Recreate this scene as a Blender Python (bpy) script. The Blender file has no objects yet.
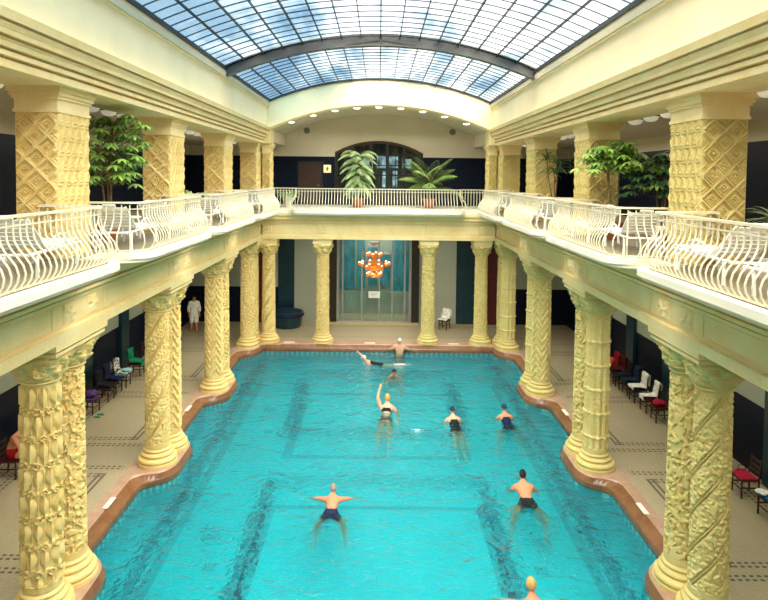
import bpy, bmesh, math, random
from mathutils import Vector, Matrix
from math import sin, cos, pi, sqrt, floor, radians as R
random.seed(7)
SC = bpy.context.scene
COL = SC.collection

# ------------------------------------------------------------------ camera
EYE = 7.6
cam = bpy.data.cameras.new('camera')
co = bpy.data.objects.new('camera', cam); COL.objects.link(co)
cam.sensor_width = 36.0
cam.lens = 620.0 / 768.0 * 36.0
PITCH, ROLL = R(2.3), R(0.6)
cam.shift_x = (384 - 379) / 768.0
cam.shift_y = -(300 - 202) / 768.0
co.matrix_world = (Matrix.Translation((0, 0, EYE)) @ Matrix.Rotation(R(90) - PITCH, 4, 'X') @ Matrix.Rotation(ROLL, 4, 'Z'))
cam.clip_start = 0.05; cam.clip_end = 500
SC.camera = co

# ------------------------------------------------------------------ world, sun, exposure
SC.view_settings.view_transform = 'Standard'
SC.view_settings.look = 'None'
SC.view_settings.gamma = 1.0
SC.view_settings.use_curve_mapping = False
SC.view_settings.exposure = 0.38
SC.cycles.max_bounces = 10
SC.cycles.diffuse_bounces = 5
SC.cycles.transmission_bounces = 8
SC.cycles.transparent_max_bounces = 12
SC.cycles.sample_clamp_indirect = 6.0
SC.cycles.blur_glossy = 0.5

SUN_STRENGTH, SKY_STRENGTH = 17.5, 2.1
world = bpy.data.worlds.new('sky'); SC.world = world; world.use_nodes = True
wt = world.node_tree; wt.nodes.clear()
wo = wt.nodes.new('ShaderNodeOutputWorld'); wb = wt.nodes.new('ShaderNodeBackground')
tc = wt.nodes.new('ShaderNodeTexCoord'); nz = wt.nodes.new('ShaderNodeTexNoise'); cr = wt.nodes.new('ShaderNodeValToRGB')
nz.inputs['Scale'].default_value = 3.0; nz.inputs['Detail'].default_value = 6; nz.inputs['Distortion'].default_value = 0.4
cr.color_ramp.elements[0].position = 0.40; cr.color_ramp.elements[0].color = (0.72, 0.80, 0.86, 1)
cr.color_ramp.elements[1].position = 0.58; cr.color_ramp.elements[1].color = (1.0, 0.98, 0.96, 1)
wt.links.new(tc.outputs['Generated'], nz.inputs['Vector']); wt.links.new(nz.outputs['Fac'], cr.inputs['Fac'])
wt.links.new(cr.outputs['Color'], wb.inputs['Color']); wb.inputs['Strength'].default_value = SKY_STRENGTH
wt.links.new(wb.outputs[0], wo.inputs[0])

sd = bpy.data.lights.new('sun', 'SUN'); so = bpy.data.objects.new('sun', sd); COL.objects.link(so)
sd.energy = SUN_STRENGTH; sd.angle = R(95); sd.color = (1.0, 0.90, 0.74)
so.rotation_euler = Vector((-0.16, 0.46, -1.0)).to_track_quat('-Z', 'Y').to_euler()

# ------------------------------------------------------------------ node expression helper
def srgb(r, g, b):
    f = lambda c: (c / 255) / 12.92 if c / 255 <= 0.04045 else ((c / 255 + 0.055) / 1.055) ** 2.4
    return (f(r), f(g), f(b), 1)

class NT:
    def __init__(s, name, rough=0.6, spec=0.4, metal=0.0):
        s.m = bpy.data.materials.new(name); s.m.use_nodes = True
        s.t = s.m.node_tree; s.n = s.t.nodes; s.l = s.t.links
        s.p = s.n['Principled BSDF']
        s.p.inputs['Roughness'].default_value = rough
        s.p.inputs['Specular IOR Level'].default_value = spec
        s.p.inputs['Metallic'].default_value = metal
        s.out = [x for x in s.n if x.type == 'OUTPUT_MATERIAL'][0]
        s._co = None
    def math(s, op, *a):
        n = s.n.new('ShaderNodeMath'); n.operation = op
        for i, v in enumerate(a):
            if isinstance(v, (int, float)): n.inputs[i].default_value = v
            else: s.l.new(v, n.inputs[i])
        return n.outputs[0]
    def coords(s):
        if s._co is None:
            t = s.n.new('ShaderNodeTexCoord'); s._co = t.outputs['Object']
        return s._co
    def world_xyz(s):
        g = s.n.new('ShaderNodeNewGeometry'); x = s.n.new('ShaderNodeSeparateXYZ'); s.l.new(g.outputs['Position'], x.inputs[0])
        return x.outputs[0], x.outputs[1], x.outputs[2], g.outputs['Position']
    def noise(s, scale, detail=3, vec=None, dist=0.0, stretch=None):
        n = s.n.new('ShaderNodeTexNoise'); n.inputs['Scale'].default_value = scale; n.inputs['Detail'].default_value = detail
        n.inputs['Distortion'].default_value = dist
        v = vec or s.coords()
        if stretch:
            mp = s.n.new('ShaderNodeMapping'); mp.inputs['Scale'].default_value = stretch; s.l.new(v, mp.inputs[0]); v = mp.outputs[0]
        s.l.new(v, n.inputs['Vector']); return n.outputs['Fac']
    def ramp(s, fac, stops, interp='LINEAR'):
        n = s.n.new('ShaderNodeValToRGB'); n.color_ramp.interpolation = interp
        els = n.color_ramp.elements
        while len(els) < len(stops): els.new(0.5)
        for e, (p, c) in zip(els, stops): e.position = p; e.color = c
        s.l.new(fac, n.inputs['Fac']); return n.outputs['Color']
    def mix(s, fac, a, b):
        n = s.n.new('ShaderNodeMix'); n.data_type = 'RGBA'
        for i, v in ((0, fac), (6, a), (7, b)):
            if isinstance(v, (int, float)): n.inputs[i].default_value = v
            elif isinstance(v, tuple): n.inputs[i].default_value = v
            else: s.l.new(v, n.inputs[i])
        return n.outputs[2]
    def color(s, c):
        if isinstance(c, tuple): s.p.inputs['Base Color'].default_value = c
        else: s.l.new(c, s.p.inputs['Base Color'])
        return s
    def bump(s, h, strength=0.3, dist=0.01, target=None):
        b = s.n.new('ShaderNodeBump'); b.inputs['Strength'].default_value = strength; b.inputs['Distance'].default_value = dist
        s.l.new(h, b.inputs['Height'])
        for t in (target or [s.p.inputs['Normal']]): s.l.new(b.outputs[0], t)
        return b.outputs[0]

def simple(name, c, rough=0.6, spec=0.4, metal=0.0, var=0.12, scale=4.0, bump=0.0, bscale=60):
    t = NT(name, rough, spec, metal)
    d = tuple(max(0, x * (1 - var)) for x in c[:3]) + (1,); e = tuple(min(1, x * (1 + var)) for x in c[:3]) + (1,)
    t.color(t.ramp(t.noise(scale, 4), [(0.3, d), (0.7, e)]))
    if bump: t.bump(t.noise(bscale, 3), bump, 0.01)
    return t.m

def emis(name, c, strength):
    t = NT(name); t.color(c); t.p.inputs['Emission Color'].default_value = c; t.p.inputs['Emission Strength'].default_value = strength
    return t.m

M = {}
def stone(name, a, b, bump=0.5):
    t = NT(name, 0.55, 0.35)
    n1 = t.noise(2.2, 5); n2 = t.noise(22, 4)
    t.color(t.mix(t.math('MULTIPLY', n2, 0.5), t.ramp(n1, [(0.32, a), (0.68, b)]), tuple(x * 0.72 for x in a[:3]) + (1,)))
    t.bump(n2, bump, 0.012); return t.m
M['stone'] = stone('yellow_carved_stone', srgb(224, 194, 122), srgb(238, 214, 148))
M['stone_green'] = stone('olive_carved_stone', srgb(212, 192, 120), srgb(228, 210, 144))
M['stone_ochre'] = stone('ochre_carved_stone', srgb(222, 178, 92), srgb(236, 198, 116))
M['cornice'] = stone('cream_yellow_stone', srgb(242, 214, 150), srgb(250, 230, 178), 0.15)
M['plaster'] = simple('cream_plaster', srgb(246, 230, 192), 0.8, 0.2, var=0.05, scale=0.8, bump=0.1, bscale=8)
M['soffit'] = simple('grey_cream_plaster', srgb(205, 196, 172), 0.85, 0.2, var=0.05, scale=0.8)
M['gallery_floor'] = simple('beige_gallery_tiles', srgb(150, 140, 118), 0.6, 0.3, var=0.12, scale=3)
M['pale_panel'] = simple('pale_grey_green_panel', srgb(160, 166, 150), 0.6, 0.3, var=0.04, scale=0.6)
M['slab'] = simple('white_painted_slab', srgb(238, 232, 214), 0.5, 0.4, var=0.05, scale=2)
M['rail'] = simple('ivory_painted_iron', srgb(226, 218, 192), 0.35, 0.5, var=0.03)
M['metal'] = simple('dark_grey_steel', srgb(72, 74, 76), 0.45, 0.5, metal=0.3, var=0.15, scale=3)
M['bar'] = simple('thin_dark_glazing_bar', srgb(48, 54, 60), 0.5, 0.4, var=0.05)
M['grey_metal'] = simple('light_grey_steel', srgb(150, 152, 150), 0.4, 0.5, metal=0.2, var=0.1)
M['plastic'] = simple('white_plastic', srgb(240, 240, 236), 0.35, 0.5, var=0.02)
M['wood'] = simple('dark_brown_wood', srgb(58, 34, 24), 0.45, 0.4, var=0.3, scale=12)
M['wood_black'] = simple('blackened_wood', srgb(28, 24, 24), 0.4, 0.4, var=0.2, scale=12)
M['bark'] = simple('grey_brown_bark', srgb(120, 98, 66), 0.85, 0.2, var=0.3, scale=18, bump=0.6)
M['pot'] = simple('terracotta', srgb(150, 92, 60), 0.7, 0.3, var=0.12)
M['pot_white'] = simple('pale_glazed_pot', srgb(214, 208, 190), 0.4, 0.4, var=0.05)
M['soil'] = simple('dark_soil', srgb(48, 36, 26), 0.95, 0.1, var=0.3, scale=30)
def leaf(name, a, b):
    t = NT(name, 0.45, 0.4); t.color(t.ramp(t.noise(5, 3), [(0.3, a), (0.7, b)]))
    t.p.inputs['Subsurface Weight'].default_value = 0.0
    return t.m
M['leaf'] = leaf('mid_green_leaf', srgb(70, 102, 40), srgb(140, 172, 78))
M['leaf_bright'] = leaf('bright_green_leaf', srgb(100, 140, 50), srgb(160, 196, 90))
M['leaf_dark'] = leaf('dark_green_leaf', srgb(34, 66, 40), srgb(84, 122, 72))
M['leaf_pale'] = leaf('pale_grey_green_leaf', srgb(120, 150, 96), srgb(176, 196, 136))
M['skin'] = simple('skin', srgb(204, 134, 98), 0.5, 0.4, var=0.06)
M['skin_pale'] = simple('pale_skin', srgb(214, 160, 128), 0.5, 0.4, var=0.06)
M['hair_grey'] = simple('short_grey_hair', srgb(150, 140, 132), 0.8, 0.2, var=0.15, scale=30)
M['hair_dark'] = simple('dark_hair', srgb(34, 28, 28), 0.7, 0.3, var=0.2, scale=30)
M['hair_white'] = simple('white_cap', srgb(232, 228, 214), 0.6, 0.3, var=0.04)
M['hair_blond'] = simple('fair_hair', srgb(196, 160, 96), 0.7, 0.3, var=0.1, scale=30)
for nm, c in dict(black=(26, 26, 32), navy=(26, 34, 66), white=(232, 232, 226), red=(150, 26, 34), green=(22, 130, 98), purple=(92, 62, 120),
                  crimson=(176, 30, 62), blue=(30, 120, 170), orange=(226, 120, 40), paleblue=(150, 206, 214), maroon=(78, 14, 18),
                  grey=(120, 118, 112), bluecap=(28, 60, 90), salmon=(210, 110, 80), deepblue=(24, 42, 62)).items():
    M[nm] = simple(nm + '_cloth', srgb(*c), 0.8, 0.2, var=0.18, scale=9)
M['eye'] = simple('dark_eye', srgb(30, 22, 20), 0.3, 0.5, var=0.0)

t = NT('black_white_patterned_towel', 0.85, 0.2)
t.color(t.ramp(t.noise(9, 2, dist=1.5), [(0.50, srgb(226, 228, 222)), (0.54, srgb(34, 36, 40))])); M['patterned'] = t.m

t = NT('dark_blue_glazed_tile', 0.4, 0.12)
x, y, z, P = t.world_xyz()
br = t.n.new('ShaderNodeTexBrick'); br.inputs['Scale'].default_value = 6; br.offset = 0
br.inputs['Color1'].default_value = srgb(15, 21, 38); br.inputs['Color2'].default_value = srgb(22, 32, 50); br.inputs['Mortar'].default_value = srgb(8, 10, 18)
br.inputs['Mortar Size'].default_value = 0.012
cb = t.n.new('ShaderNodeCombineXYZ'); t.l.new(t.math('ADD', x, y), cb.inputs[0]); t.l.new(z, cb.inputs[1]); t.l.new(cb.outputs[0], br.inputs['Vector'])
t.l.new(br.outputs['Color'], t.p.inputs['Base Color']); M['blue_tile'] = t.m
M['teal_dark'] = simple('dark_teal_glazed_tile', srgb(14, 50, 62), 0.3, 0.5, var=0.3, scale=2)
M['red_dark'] = simple('dark_red_marble', srgb(84, 22, 20), 0.35, 0.5, var=0.3, scale=6)
M['dark_panel'] = simple('near_black_stone', srgb(34, 26, 22), 0.35, 0.5, var=0.3, scale=5)
M['brass'] = simple('aged_brass', srgb(190, 120, 40), 0.3, 0.5, metal=0.7, var=0.15)
M['sign_white'] = simple('white_sign', srgb(214, 232, 234), 0.5, 0.4, var=0.02)
M['sign_cream'] = emis('lit_cream_sign', srgb(240, 220, 170), 0.5)
M['sign_mark'] = simple('brown_sign_mark', srgb(150, 110, 50), 0.5, 0.4, var=0.02)
M['lamp_glass'] = emis('milk_glass_lamp', srgb(238, 232, 212), 0.25)
M['lamp_lit'] = emis('lit_milk_glass_lamp', srgb(255, 240, 205), 2.2)
M['bulb'] = emis('lit_warm_bulb', srgb(255, 225, 165), 3.5)
M['amber'] = emis('lit_amber_glass', srgb(226, 96, 26), 0.9)

# floor mosaic with dashed black borders: bays of 5.57 m
BAY, P0 = 5.57, 10.9
t = NT('beige_mosaic_floor', 0.4, 0.4)
x, y, z, P = t.world_xyz()
ax = t.math('ABSOLUTE', x)
u = t.math('SUBTRACT', y, P0)
u = t.math('SUBTRACT', t.math('MODULO', t.math('ADD', u, 10 * BAY + BAY / 2), BAY), BAY / 2)      # -2.8..2.8 around each pair
au = t.math('ABSOLUTE', u)
def band(v, c, w): return t.math('LESS_THAN', t.math('ABSOLUTE', t.math('SUBTRACT', v, c)), w)
def AND(a, b): return t.math('MULTIPLY', a, b)
def OR(a, b): return t.math('MAXIMUM', a, b)
side = t.math('GREATER_THAN', ax, 6.55)
dash = t.math('GREATER_THAN', t.math('MODULO', t.math('MULTIPLY', ax, 7.0), 1.0), 0.42)
dashy = t.math('GREATER_THAN', t.math('MODULO', t.math('MULTIPLY', y, 7.0), 1.0), 0.42)
cross = AND(AND(OR(band(au, 0.62, 0.03), band(au, 0.74, 0.03)), side), dash)
out = AND(t.math('GREATER_THAN', au, 1.0), side)
rect = AND(AND(OR(band(au, 1.03, 0.03), band(au, 1.15, 0.03)), t.math('GREATER_THAN', ax, 6.85)), dash)
longl = AND(out, OR(band(ax, 6.88, 0.028), band(ax, 7.02, 0.028)))
longo = AND(AND(out, OR(band(ax, 9.0, 0.028), band(ax, 9.14, 0.028))), dashy)
lines = OR(OR(cross, rect), OR(longl, longo))
lines = AND(lines, t.math('LESS_THAN', y, 28.3))
backl = AND(t.math('GREATER_THAN', y, 28.6), OR(AND(band(y, 29.2, 0.03), dash), AND(band(y, 31.3, 0.03), dash)))
lines = OR(lines, backl)
vor = t.n.new('ShaderNodeTexBrick'); vor.inputs['Scale'].default_value = 11; vor.inputs['Mortar Size'].default_value = 0.025
vor.inputs['Color1'].default_value = srgb(176, 164, 134); vor.inputs['Color2'].default_value = srgb(196, 184, 152); vor.inputs['Mortar'].default_value = srgb(128, 116, 92)
t.l.new(P, vor.inputs['Vector'])
base = t.mix(t.math('MULTIPLY', t.noise(0.7, 4, vec=P), 0.5), vor.outputs['Color'], srgb(150, 138, 108))
t.color(t.mix(t.math('MULTIPLY', lines, 0.85), base, srgb(40, 34, 28))); M['floor'] = t.m

def marble(name, a, b, c, rough=0.35):
    t = NT(name, rough, 0.5); x, y, z, P = t.world_xyz()
    n = t.noise(1.6, 6, vec=P, dist=1.2); n2 = t.noise(9, 5, vec=P)
    t.color(t.mix(t.math('MULTIPLY', n2, 0.6), t.ramp(n, [(0.35, a), (0.65, b)]), c)); return t.m
M['pink'] = marble('pinkish_brown_marble', srgb(176, 140, 116), srgb(196, 166, 140), srgb(150, 110, 88))
M['brown'] = marble('wet_brown_marble', srgb(126, 84, 56), srgb(150, 106, 74), srgb(92, 60, 42), 0.2)
M['step'] = marble('beige_marble_step', srgb(186, 172, 134), srgb(202, 188, 150), srgb(160, 144, 108))

# pool lining: turquoise tile with dark lane markings on the bottom
t = NT('turquoise_pool_tile', 0.4, 0.4)
x, y, z, P = t.world_xyz()
ax = t.math('ABSOLUTE', x)
def rng(v, a, b): return t.math('MULTIPLY', t.math('GREATER_THAN', v, a), t.math('LESS_THAN', v, b))
bottom = t.math('LESS_THAN', z, -1.4)
wob = t.math('MULTIPLY', t.math('SUBTRACT', t.noise(1.3, 3, vec=P), 0.5), 0.0)
lane = OR(band(ax, 2.95, 0.16), band(ax, 5.15, 0.14))
seg = OR(OR(rng(y, 19.9, 24.8), rng(y, 10.2, 16.9)), OR(rng(y, 3, 6), AND(band(ax, 5.15, 0.14), rng(y, 3, 27.2))))
crossl = AND(OR(band(y, 20.0, 0.13), OR(band(y, 25.9, 0.12), band(y, 16.9, 0.09))), t.math('LESS_THAN', ax, 3.1))
spots = AND(band(ax, 3.9, 0.15), OR(band(y, 14.2, 0.16), band(y, 22.0, 0.16)))
mk = AND(OR(OR(AND(lane, seg), crossl), spots), bottom)
tl = t.ramp(t.noise(0.5, 2, vec=P), [(0.3, (0.0, 0.44, 0.50, 1)), (0.7, (0.0, 0.52, 0.58, 1))])
teeth = AND(t.math('LESS_THAN', t.math('MODULO', t.math('MULTIPLY', t.math('ADD', t.math('ADD', x, y), 100), 4.5), 1.0), 0.4), t.math('GREATER_THAN', z, -0.42))
tl = t.mix(teeth, tl, srgb(215, 235, 228))
t.color(t.mix(t.math('MULTIPLY', mk, 0.94), tl, srgb(4, 52, 78))); M['pool_tile'] = t.m

# water
t = NT('pool_water'); t.n.remove(t.p)
x, y, z, P = t.world_xyz()
n1 = t.noise(1.5, 3, vec=P, dist=0.8, stretch=(1.0, 1.25, 1)); n2 = t.noise(5.0, 4, vec=P, dist=0.9)
h = t.math('ADD', n1, t.math('MULTIPLY', n2, 0.42))
rf = t.n.new('ShaderNodeBsdfRefraction'); rf.inputs['IOR'].default_value = 1.33; rf.inputs['Roughness'].default_value = 0.0
rf.inputs['Color'].default_value = (0.48, 0.97, 1.0, 1)
tp = t.n.new('ShaderNodeBsdfTransparent'); tp.inputs['Color'].default_value = (0.48, 0.97, 1.0, 1)
gl = t.n.new('ShaderNodeBsdfGlossy'); gl.inputs['Roughness'].default_value = 0.04
m0 = t.n.new('ShaderNodeMixShader'); m0.inputs[0].default_value = 0.7; t.l.new(tp.outputs[0], m0.inputs[1]); t.l.new(rf.outputs[0], m0.inputs[2])
m1 = t.n.new('ShaderNodeMixShader'); fr = t.n.new('ShaderNodeFresnel'); fr.inputs['IOR'].default_value = 1.33
t.bump(h, 1.0, 0.15, [rf.inputs['Normal'], gl.inputs['Normal'], fr.inputs['Normal']])
t.l.new(fr.outputs[0], m1.inputs[0]); t.l.new(m0.outputs[0], m1.inputs[1]); t.l.new(gl.outputs[0], m1.inputs[2]); t.l.new(m1.outputs[0], t.out.inputs['Surface'])
M['water'] = t.m

# roof glass: thin panes, some milky, some tinted with the blue of the sky
t = NT('roof_glass'); t.n.remove(t.p)
x, y, z, P = t.world_xyz()
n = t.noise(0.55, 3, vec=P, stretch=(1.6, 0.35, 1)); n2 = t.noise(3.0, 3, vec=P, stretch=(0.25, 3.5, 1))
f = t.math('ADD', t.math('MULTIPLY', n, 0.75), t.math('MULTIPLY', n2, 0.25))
f = t.math('SUBTRACT', f, t.math('MULTIPLY', t.math('MAXIMUM', t.math('SUBTRACT', t.math('MULTIPLY', x, -1), 0.6), 0.0), 0.05))  # sky blue painted into the left panes
f = t.math('SUBTRACT', f, t.math('MULTIPLY', t.math('GREATER_THAN', y, 19.9), 0.055))  # far section tinted darker as well
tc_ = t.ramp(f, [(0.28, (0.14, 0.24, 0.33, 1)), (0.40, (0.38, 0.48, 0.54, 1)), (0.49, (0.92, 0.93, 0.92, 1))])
tp = t.n.new('ShaderNodeBsdfTransparent'); t.l.new(tc_, tp.inputs['Color'])
gl = t.n.new('ShaderNodeBsdfGlossy'); gl.inputs['Roughness'].default_value = 0.1
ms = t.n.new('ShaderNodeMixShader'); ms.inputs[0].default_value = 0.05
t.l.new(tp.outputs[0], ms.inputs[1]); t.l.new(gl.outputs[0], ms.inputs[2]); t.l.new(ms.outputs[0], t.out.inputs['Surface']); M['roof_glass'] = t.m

t = NT('clear_glass'); t.n.remove(t.p)
tp = t.n.new('ShaderNodeBsdfTransparent'); tp.inputs['Color'].default_value = (0.85, 0.95, 0.95, 1)
gl = t.n.new('ShaderNodeBsdfGlossy'); gl.inputs['Roughness'].default_value = 0.03
ms = t.n.new('ShaderNodeMixShader'); fr = t.n.new('ShaderNodeFresnel'); fr.inputs['IOR'].default_value = 1.45
t.l.new(fr.outputs[0], ms.inputs[0]); t.l.new(tp.outputs[0], ms.inputs[1]); t.l.new(gl.outputs[0], ms.inputs[2]); t.l.new(ms.outputs[0], t.out.inputs['Surface']); M['glass'] = t.m
t = NT('glowing_turquoise_panel'); c = t.ramp(t.noise(2.2, 3, stretch=(1.5, 1, 0.6)), [(0.3, srgb(40, 100, 104)), (0.7, srgb(76, 146, 158))])
t.color(c); t.l.new(c, t.p.inputs['Emission Color']); t.p.inputs['Emission Strength'].default_value = 0.12; M['turq'] = t.m  # weak glow added to the turquoise curtain panels
t = NT('lit_grey_blue_window'); c = t.ramp(t.noise(3, 3), [(0.35, srgb(70, 90, 100)), (0.65, srgb(190, 210, 215))])
t.color(c); t.l.new(c, t.p.inputs['Emission Color']); t.p.inputs['Emission Strength'].default_value = 0.7; M['window_lit'] = t.m

# ------------------------------------------------------------------ mesh helper
class MB:
    def __init__(s): s.v = []; s.f = []
    def add(s, vs, fs):
        o = len(s.v); s.v += [tuple(v) for v in vs]; s.f += [tuple(i + o for i in f) for f in fs]; return s
    def box(s, x0, x1, y0, y1, z0, z1, T=None):
        vs = [Vector(p) for p in ((x0, y0, z0), (x1, y0, z0), (x1, y1, z0), (x0, y1, z0), (x0, y0, z1), (x1, y0, z1), (x1, y1, z1), (x0, y1, z1))]
        if T: vs = [T @ v for v in vs]
        return s.add(vs, [(0, 3, 2, 1), (4, 5, 6, 7), (0, 1, 5, 4), (1, 2, 6, 5), (2, 3, 7, 6), (3, 0, 4, 7)])
    def bevbox(s, x0, x1, y0, y1, z0, z1, b=0.02, T=None):
        # box with chamfered edges in plan and on top and bottom
        def ring(z, i):
            a, c, d, e = x0 + i, x1 - i, y0 + i, y1 - i
            return [(a + b, d, z), (c - b, d, z), (c, d + b, z), (c, e - b, z), (c - b, e, z), (a + b, e, z), (a, e - b, z), (a, d + b, z)]
        vs = ring(z0, b) + ring(z0 + b, 0) + ring(z1 - b, 0) + ring(z1, b)
        if T: vs = [T @ Vector(v) for v in vs]
        fs = [tuple(range(7, -1, -1)), tuple(range(24, 32))]
        for k in range(3):
            for i in range(8): j = (i + 1) % 8; fs.append((k * 8 + i, k * 8 + j, k * 8 + 8 + j, k * 8 + 8 + i))
        return s.add(vs, fs)
    def grid(s, nu, nv, fn, closed_u=False):
        vs = [fn(i, j) for j in range(nv + 1) for i in range(nu if closed_u else nu + 1)]
        w = nu if closed_u else nu + 1; fs = []
        for j in range(nv):
            for i in range(nu):
                k = (i + 1) % w
                fs.append((j * w + i, j * w + k, (j + 1) * w + k, (j + 1) * w + i))
        return s.add(vs, fs)
    def lathe(s, prof, n=24, T=None, cap=True):
        vs = []; fs = []
        for r, z in prof:
            for i in range(n):
                a = 2 * pi * i / n; v = Vector((r * cos(a), r * sin(a), z)); vs.append(T @ v if T else v)
        for j in range(len(prof) - 1):
            for i in range(n): k = (i + 1) % n; fs.append((j * n + i, j * n + k, (j + 1) * n + k, (j + 1) * n + i))
        if cap: fs.append(tuple(range(n - 1, -1, -1))); b = (len(prof) - 1) * n; fs.append(tuple(range(b, b + n)))
        return s.add(vs, fs)
    def tube(s, pts, r, n=6, cap=True):
        pts = [Vector(p) for p in pts]; vs = []; fs = []
        up = Vector((0.123, 0.31, 0.94)).normalized(); prev = None
        for i, p in enumerate(pts):
            t = (pts[min(i + 1, len(pts) - 1)] - pts[max(i - 1, 0)]).normalized()
            if prev is None:
                a = t.cross(up); a = a.normalized() if a.length > 1e-3 else t.cross(Vector((1, 0, 0))).normalized()
            else: a = (prev - t * prev.dot(t)).normalized()
            prev = a; b = t.cross(a)
            rr = r[i] if isinstance(r, (list, tuple)) else r
            for k in range(n): q = 2 * pi * k / n; vs.append(p + (a * cos(q) + b * sin(q)) * rr)
        for j in range(len(pts) - 1):
            for i in range(n): k = (i + 1) % n; fs.append((j * n + i, j * n + k, (j + 1) * n + k, (j + 1) * n + i))
        if cap: fs.append(tuple(range(n - 1, -1, -1))); b = (len(pts) - 1) * n; fs.append(tuple(range(b, b + n)))
        return s.add(vs, fs)
    def ribbon(s, pts, w, h, ups=None):
        """rectangular section swept along pts (horizontal curve); w sideways, h vertical"""
        pts = [Vector(p) for p in pts]; vs = []; fs = []; N = len(pts)
        for i, p in enumerate(pts):
            t = (pts[min(i + 1, N - 1)] - pts[max(i - 1, 0)]); t.z = 0; t.normalize(); n = Vector((t.y, -t.x, 0))
            for a, b in ((-1, -1), (1, -1), (1, 1), (-1, 1)): vs.append(p + n * a * w / 2 + Vector((0, 0, b * h / 2)))
        for j in range(N - 1):
            for i in range(4): k = (i + 1) % 4; fs.append((j * 4 + i, j * 4 + k, j * 4 + 4 + k, j * 4 + 4 + i))
        fs += [(3, 2, 1, 0), (N * 4 - 4, N * 4 - 3, N * 4 - 2, N * 4 - 1)]
        return s.add(vs, fs)
    def sphere(s, c, r, n=12, m=8, sc=(1, 1, 1)):
        c = Vector(c); vs = [c + Vector((0, 0, -r * sc[2]))]; fs = []
        for j in range(1, m):
            a = -pi / 2 + pi * j / m
            for i in range(n): q = 2 * pi * i / n; vs.append(c + Vector((r * cos(a) * cos(q) * sc[0], r * cos(a) * sin(q) * sc[1], r * sin(a) * sc[2])))
        vs.append(c + Vector((0, 0, r * sc[2])))
        for i in range(n): k = (i + 1) % n; fs.append((0, 1 + k, 1 + i)); fs.append((len(vs) - 1, 1 + (m - 2) * n + i, 1 + (m - 2) * n + k))
        for j in range(m - 2):
            for i in range(n): k = (i + 1) % n; fs.append((1 + j * n + i, 1 + j * n + k, 1 + (j + 1) * n + k, 1 + (j + 1) * n + i))
        return s.add(vs, fs)
    def extrude_y(s, prof, y0, y1):
        """closed profile of (x,z) swept along y"""
        n = len(prof); vs = [(x, y0, z) for x, z in prof] + [(x, y1, z) for x, z in prof]
        fs = [(i, (i + 1) % n, n + (i + 1) % n, n + i) for i in range(n)] + [tuple(range(n - 1, -1, -1)), tuple(range(n, 2 * n))]
        return s.add(vs, fs)
    def extrude_x(s, prof, x0, x1):
        n = len(prof); vs = [(x0, y, z) for y, z in prof] + [(x1, y, z) for y, z in prof]
        fs = [(i, (i + 1) % n, n + (i + 1) % n, n + i) for i in range(n)] + [tuple(range(n - 1, -1, -1)), tuple(range(n, 2 * n))]
        return s.add(vs, fs)
    def mesh(s, name, mat, smooth=False):
        me = bpy.data.meshes.new(name); me.from_pydata(s.v, [], s.f); me.update()
        bm = bmesh.new(); bm.from_mesh(me); bmesh.ops.recalc_face_normals(bm, faces=bm.faces); bm.to_mesh(me); bm.free()
        if mat: me.materials.append(mat)
        if smooth:
            for p in me.polygons: p.use_smooth = True
            try: me.set_sharp_from_angle(angle=R(42))
            except Exception: pass
        return me
    def build(s, name, mat, parent=None, smooth=False, loc=None):
        o = bpy.data.objects.new(name, s.mesh(name, mat, smooth)); COL.objects.link(o)
        if parent: o.parent = parent
        if loc: o.location = loc
        return o

def tag(o, label=None, cat=None, group=None, kind=None):
    if label: o['label'] = label
    if cat: o['category'] = cat
    if group: o['group'] = group
    if kind: o['kind'] = kind
    return o
def empty(name, loc=(0, 0, 0), rz=0, label=None, cat=None, group=None, kind=None):
    o = bpy.data.objects.new(name, None); COL.objects.link(o); o.location = loc; o.rotation_euler = (0, 0, rz); o.empty_display_size = 0.1
    return tag(o, label, cat, group, kind)
def inst(name, mesh, parent=None, loc=(0, 0, 0), rz=0):
    o = bpy.data.objects.new(name, mesh); COL.objects.link(o); o.location = loc; o.rotation_euler = (0, 0, rz)
    if parent: o.parent = parent
    return o
def copy_tree(o, parent=None):
    c = o.copy(); COL.objects.link(c)
    if parent: c.parent = parent
    for ch in list(o.children): copy_tree(ch, c)
    return c
def struct(name, mb, mat, smooth=False, label=None):
    return tag(mb.build(name, mat, smooth=smooth), label, None, None, 'structure')
def relabel(o, label, group=None):
    o['label'] = label
    if group: o['group'] = group

# ------------------------------------------------------------------ dimensions
XW, YB, Y0 = 9.8, 32.0, -1.5           # side wall, back wall, wall behind the camera
GF = 6.15                              # gallery floor
PAIRS = [P0 + BAY * k for k in range(4)]           # centres of the column pairs along y
XC = 5.75
POOL_N, POOL_F, POOL_X = 3.0, 27.4, 5.84

# ------------------------------------------------------------------ floor, pool, coping
m = MB()
m.box(-XW, -6.3, Y0, YB, -0.2, 0); struct('floor', m, M['floor'])
m.v, m.f = [], []
mb = MB(); mb.box(6.3, XW, Y0, YB, -0.2, 0); struct('floor_right', mb, M['floor'])
mb = MB(); mb.box(-6.3, 6.3, 28.35, YB, -0.2, 0); struct('floor_back', mb, M['floor'])
mb = MB(); mb.box(-6.3, 6.3, Y0, 2.6, -0.2, 0); struct('floor_front', mb, M['floor'])

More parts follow.
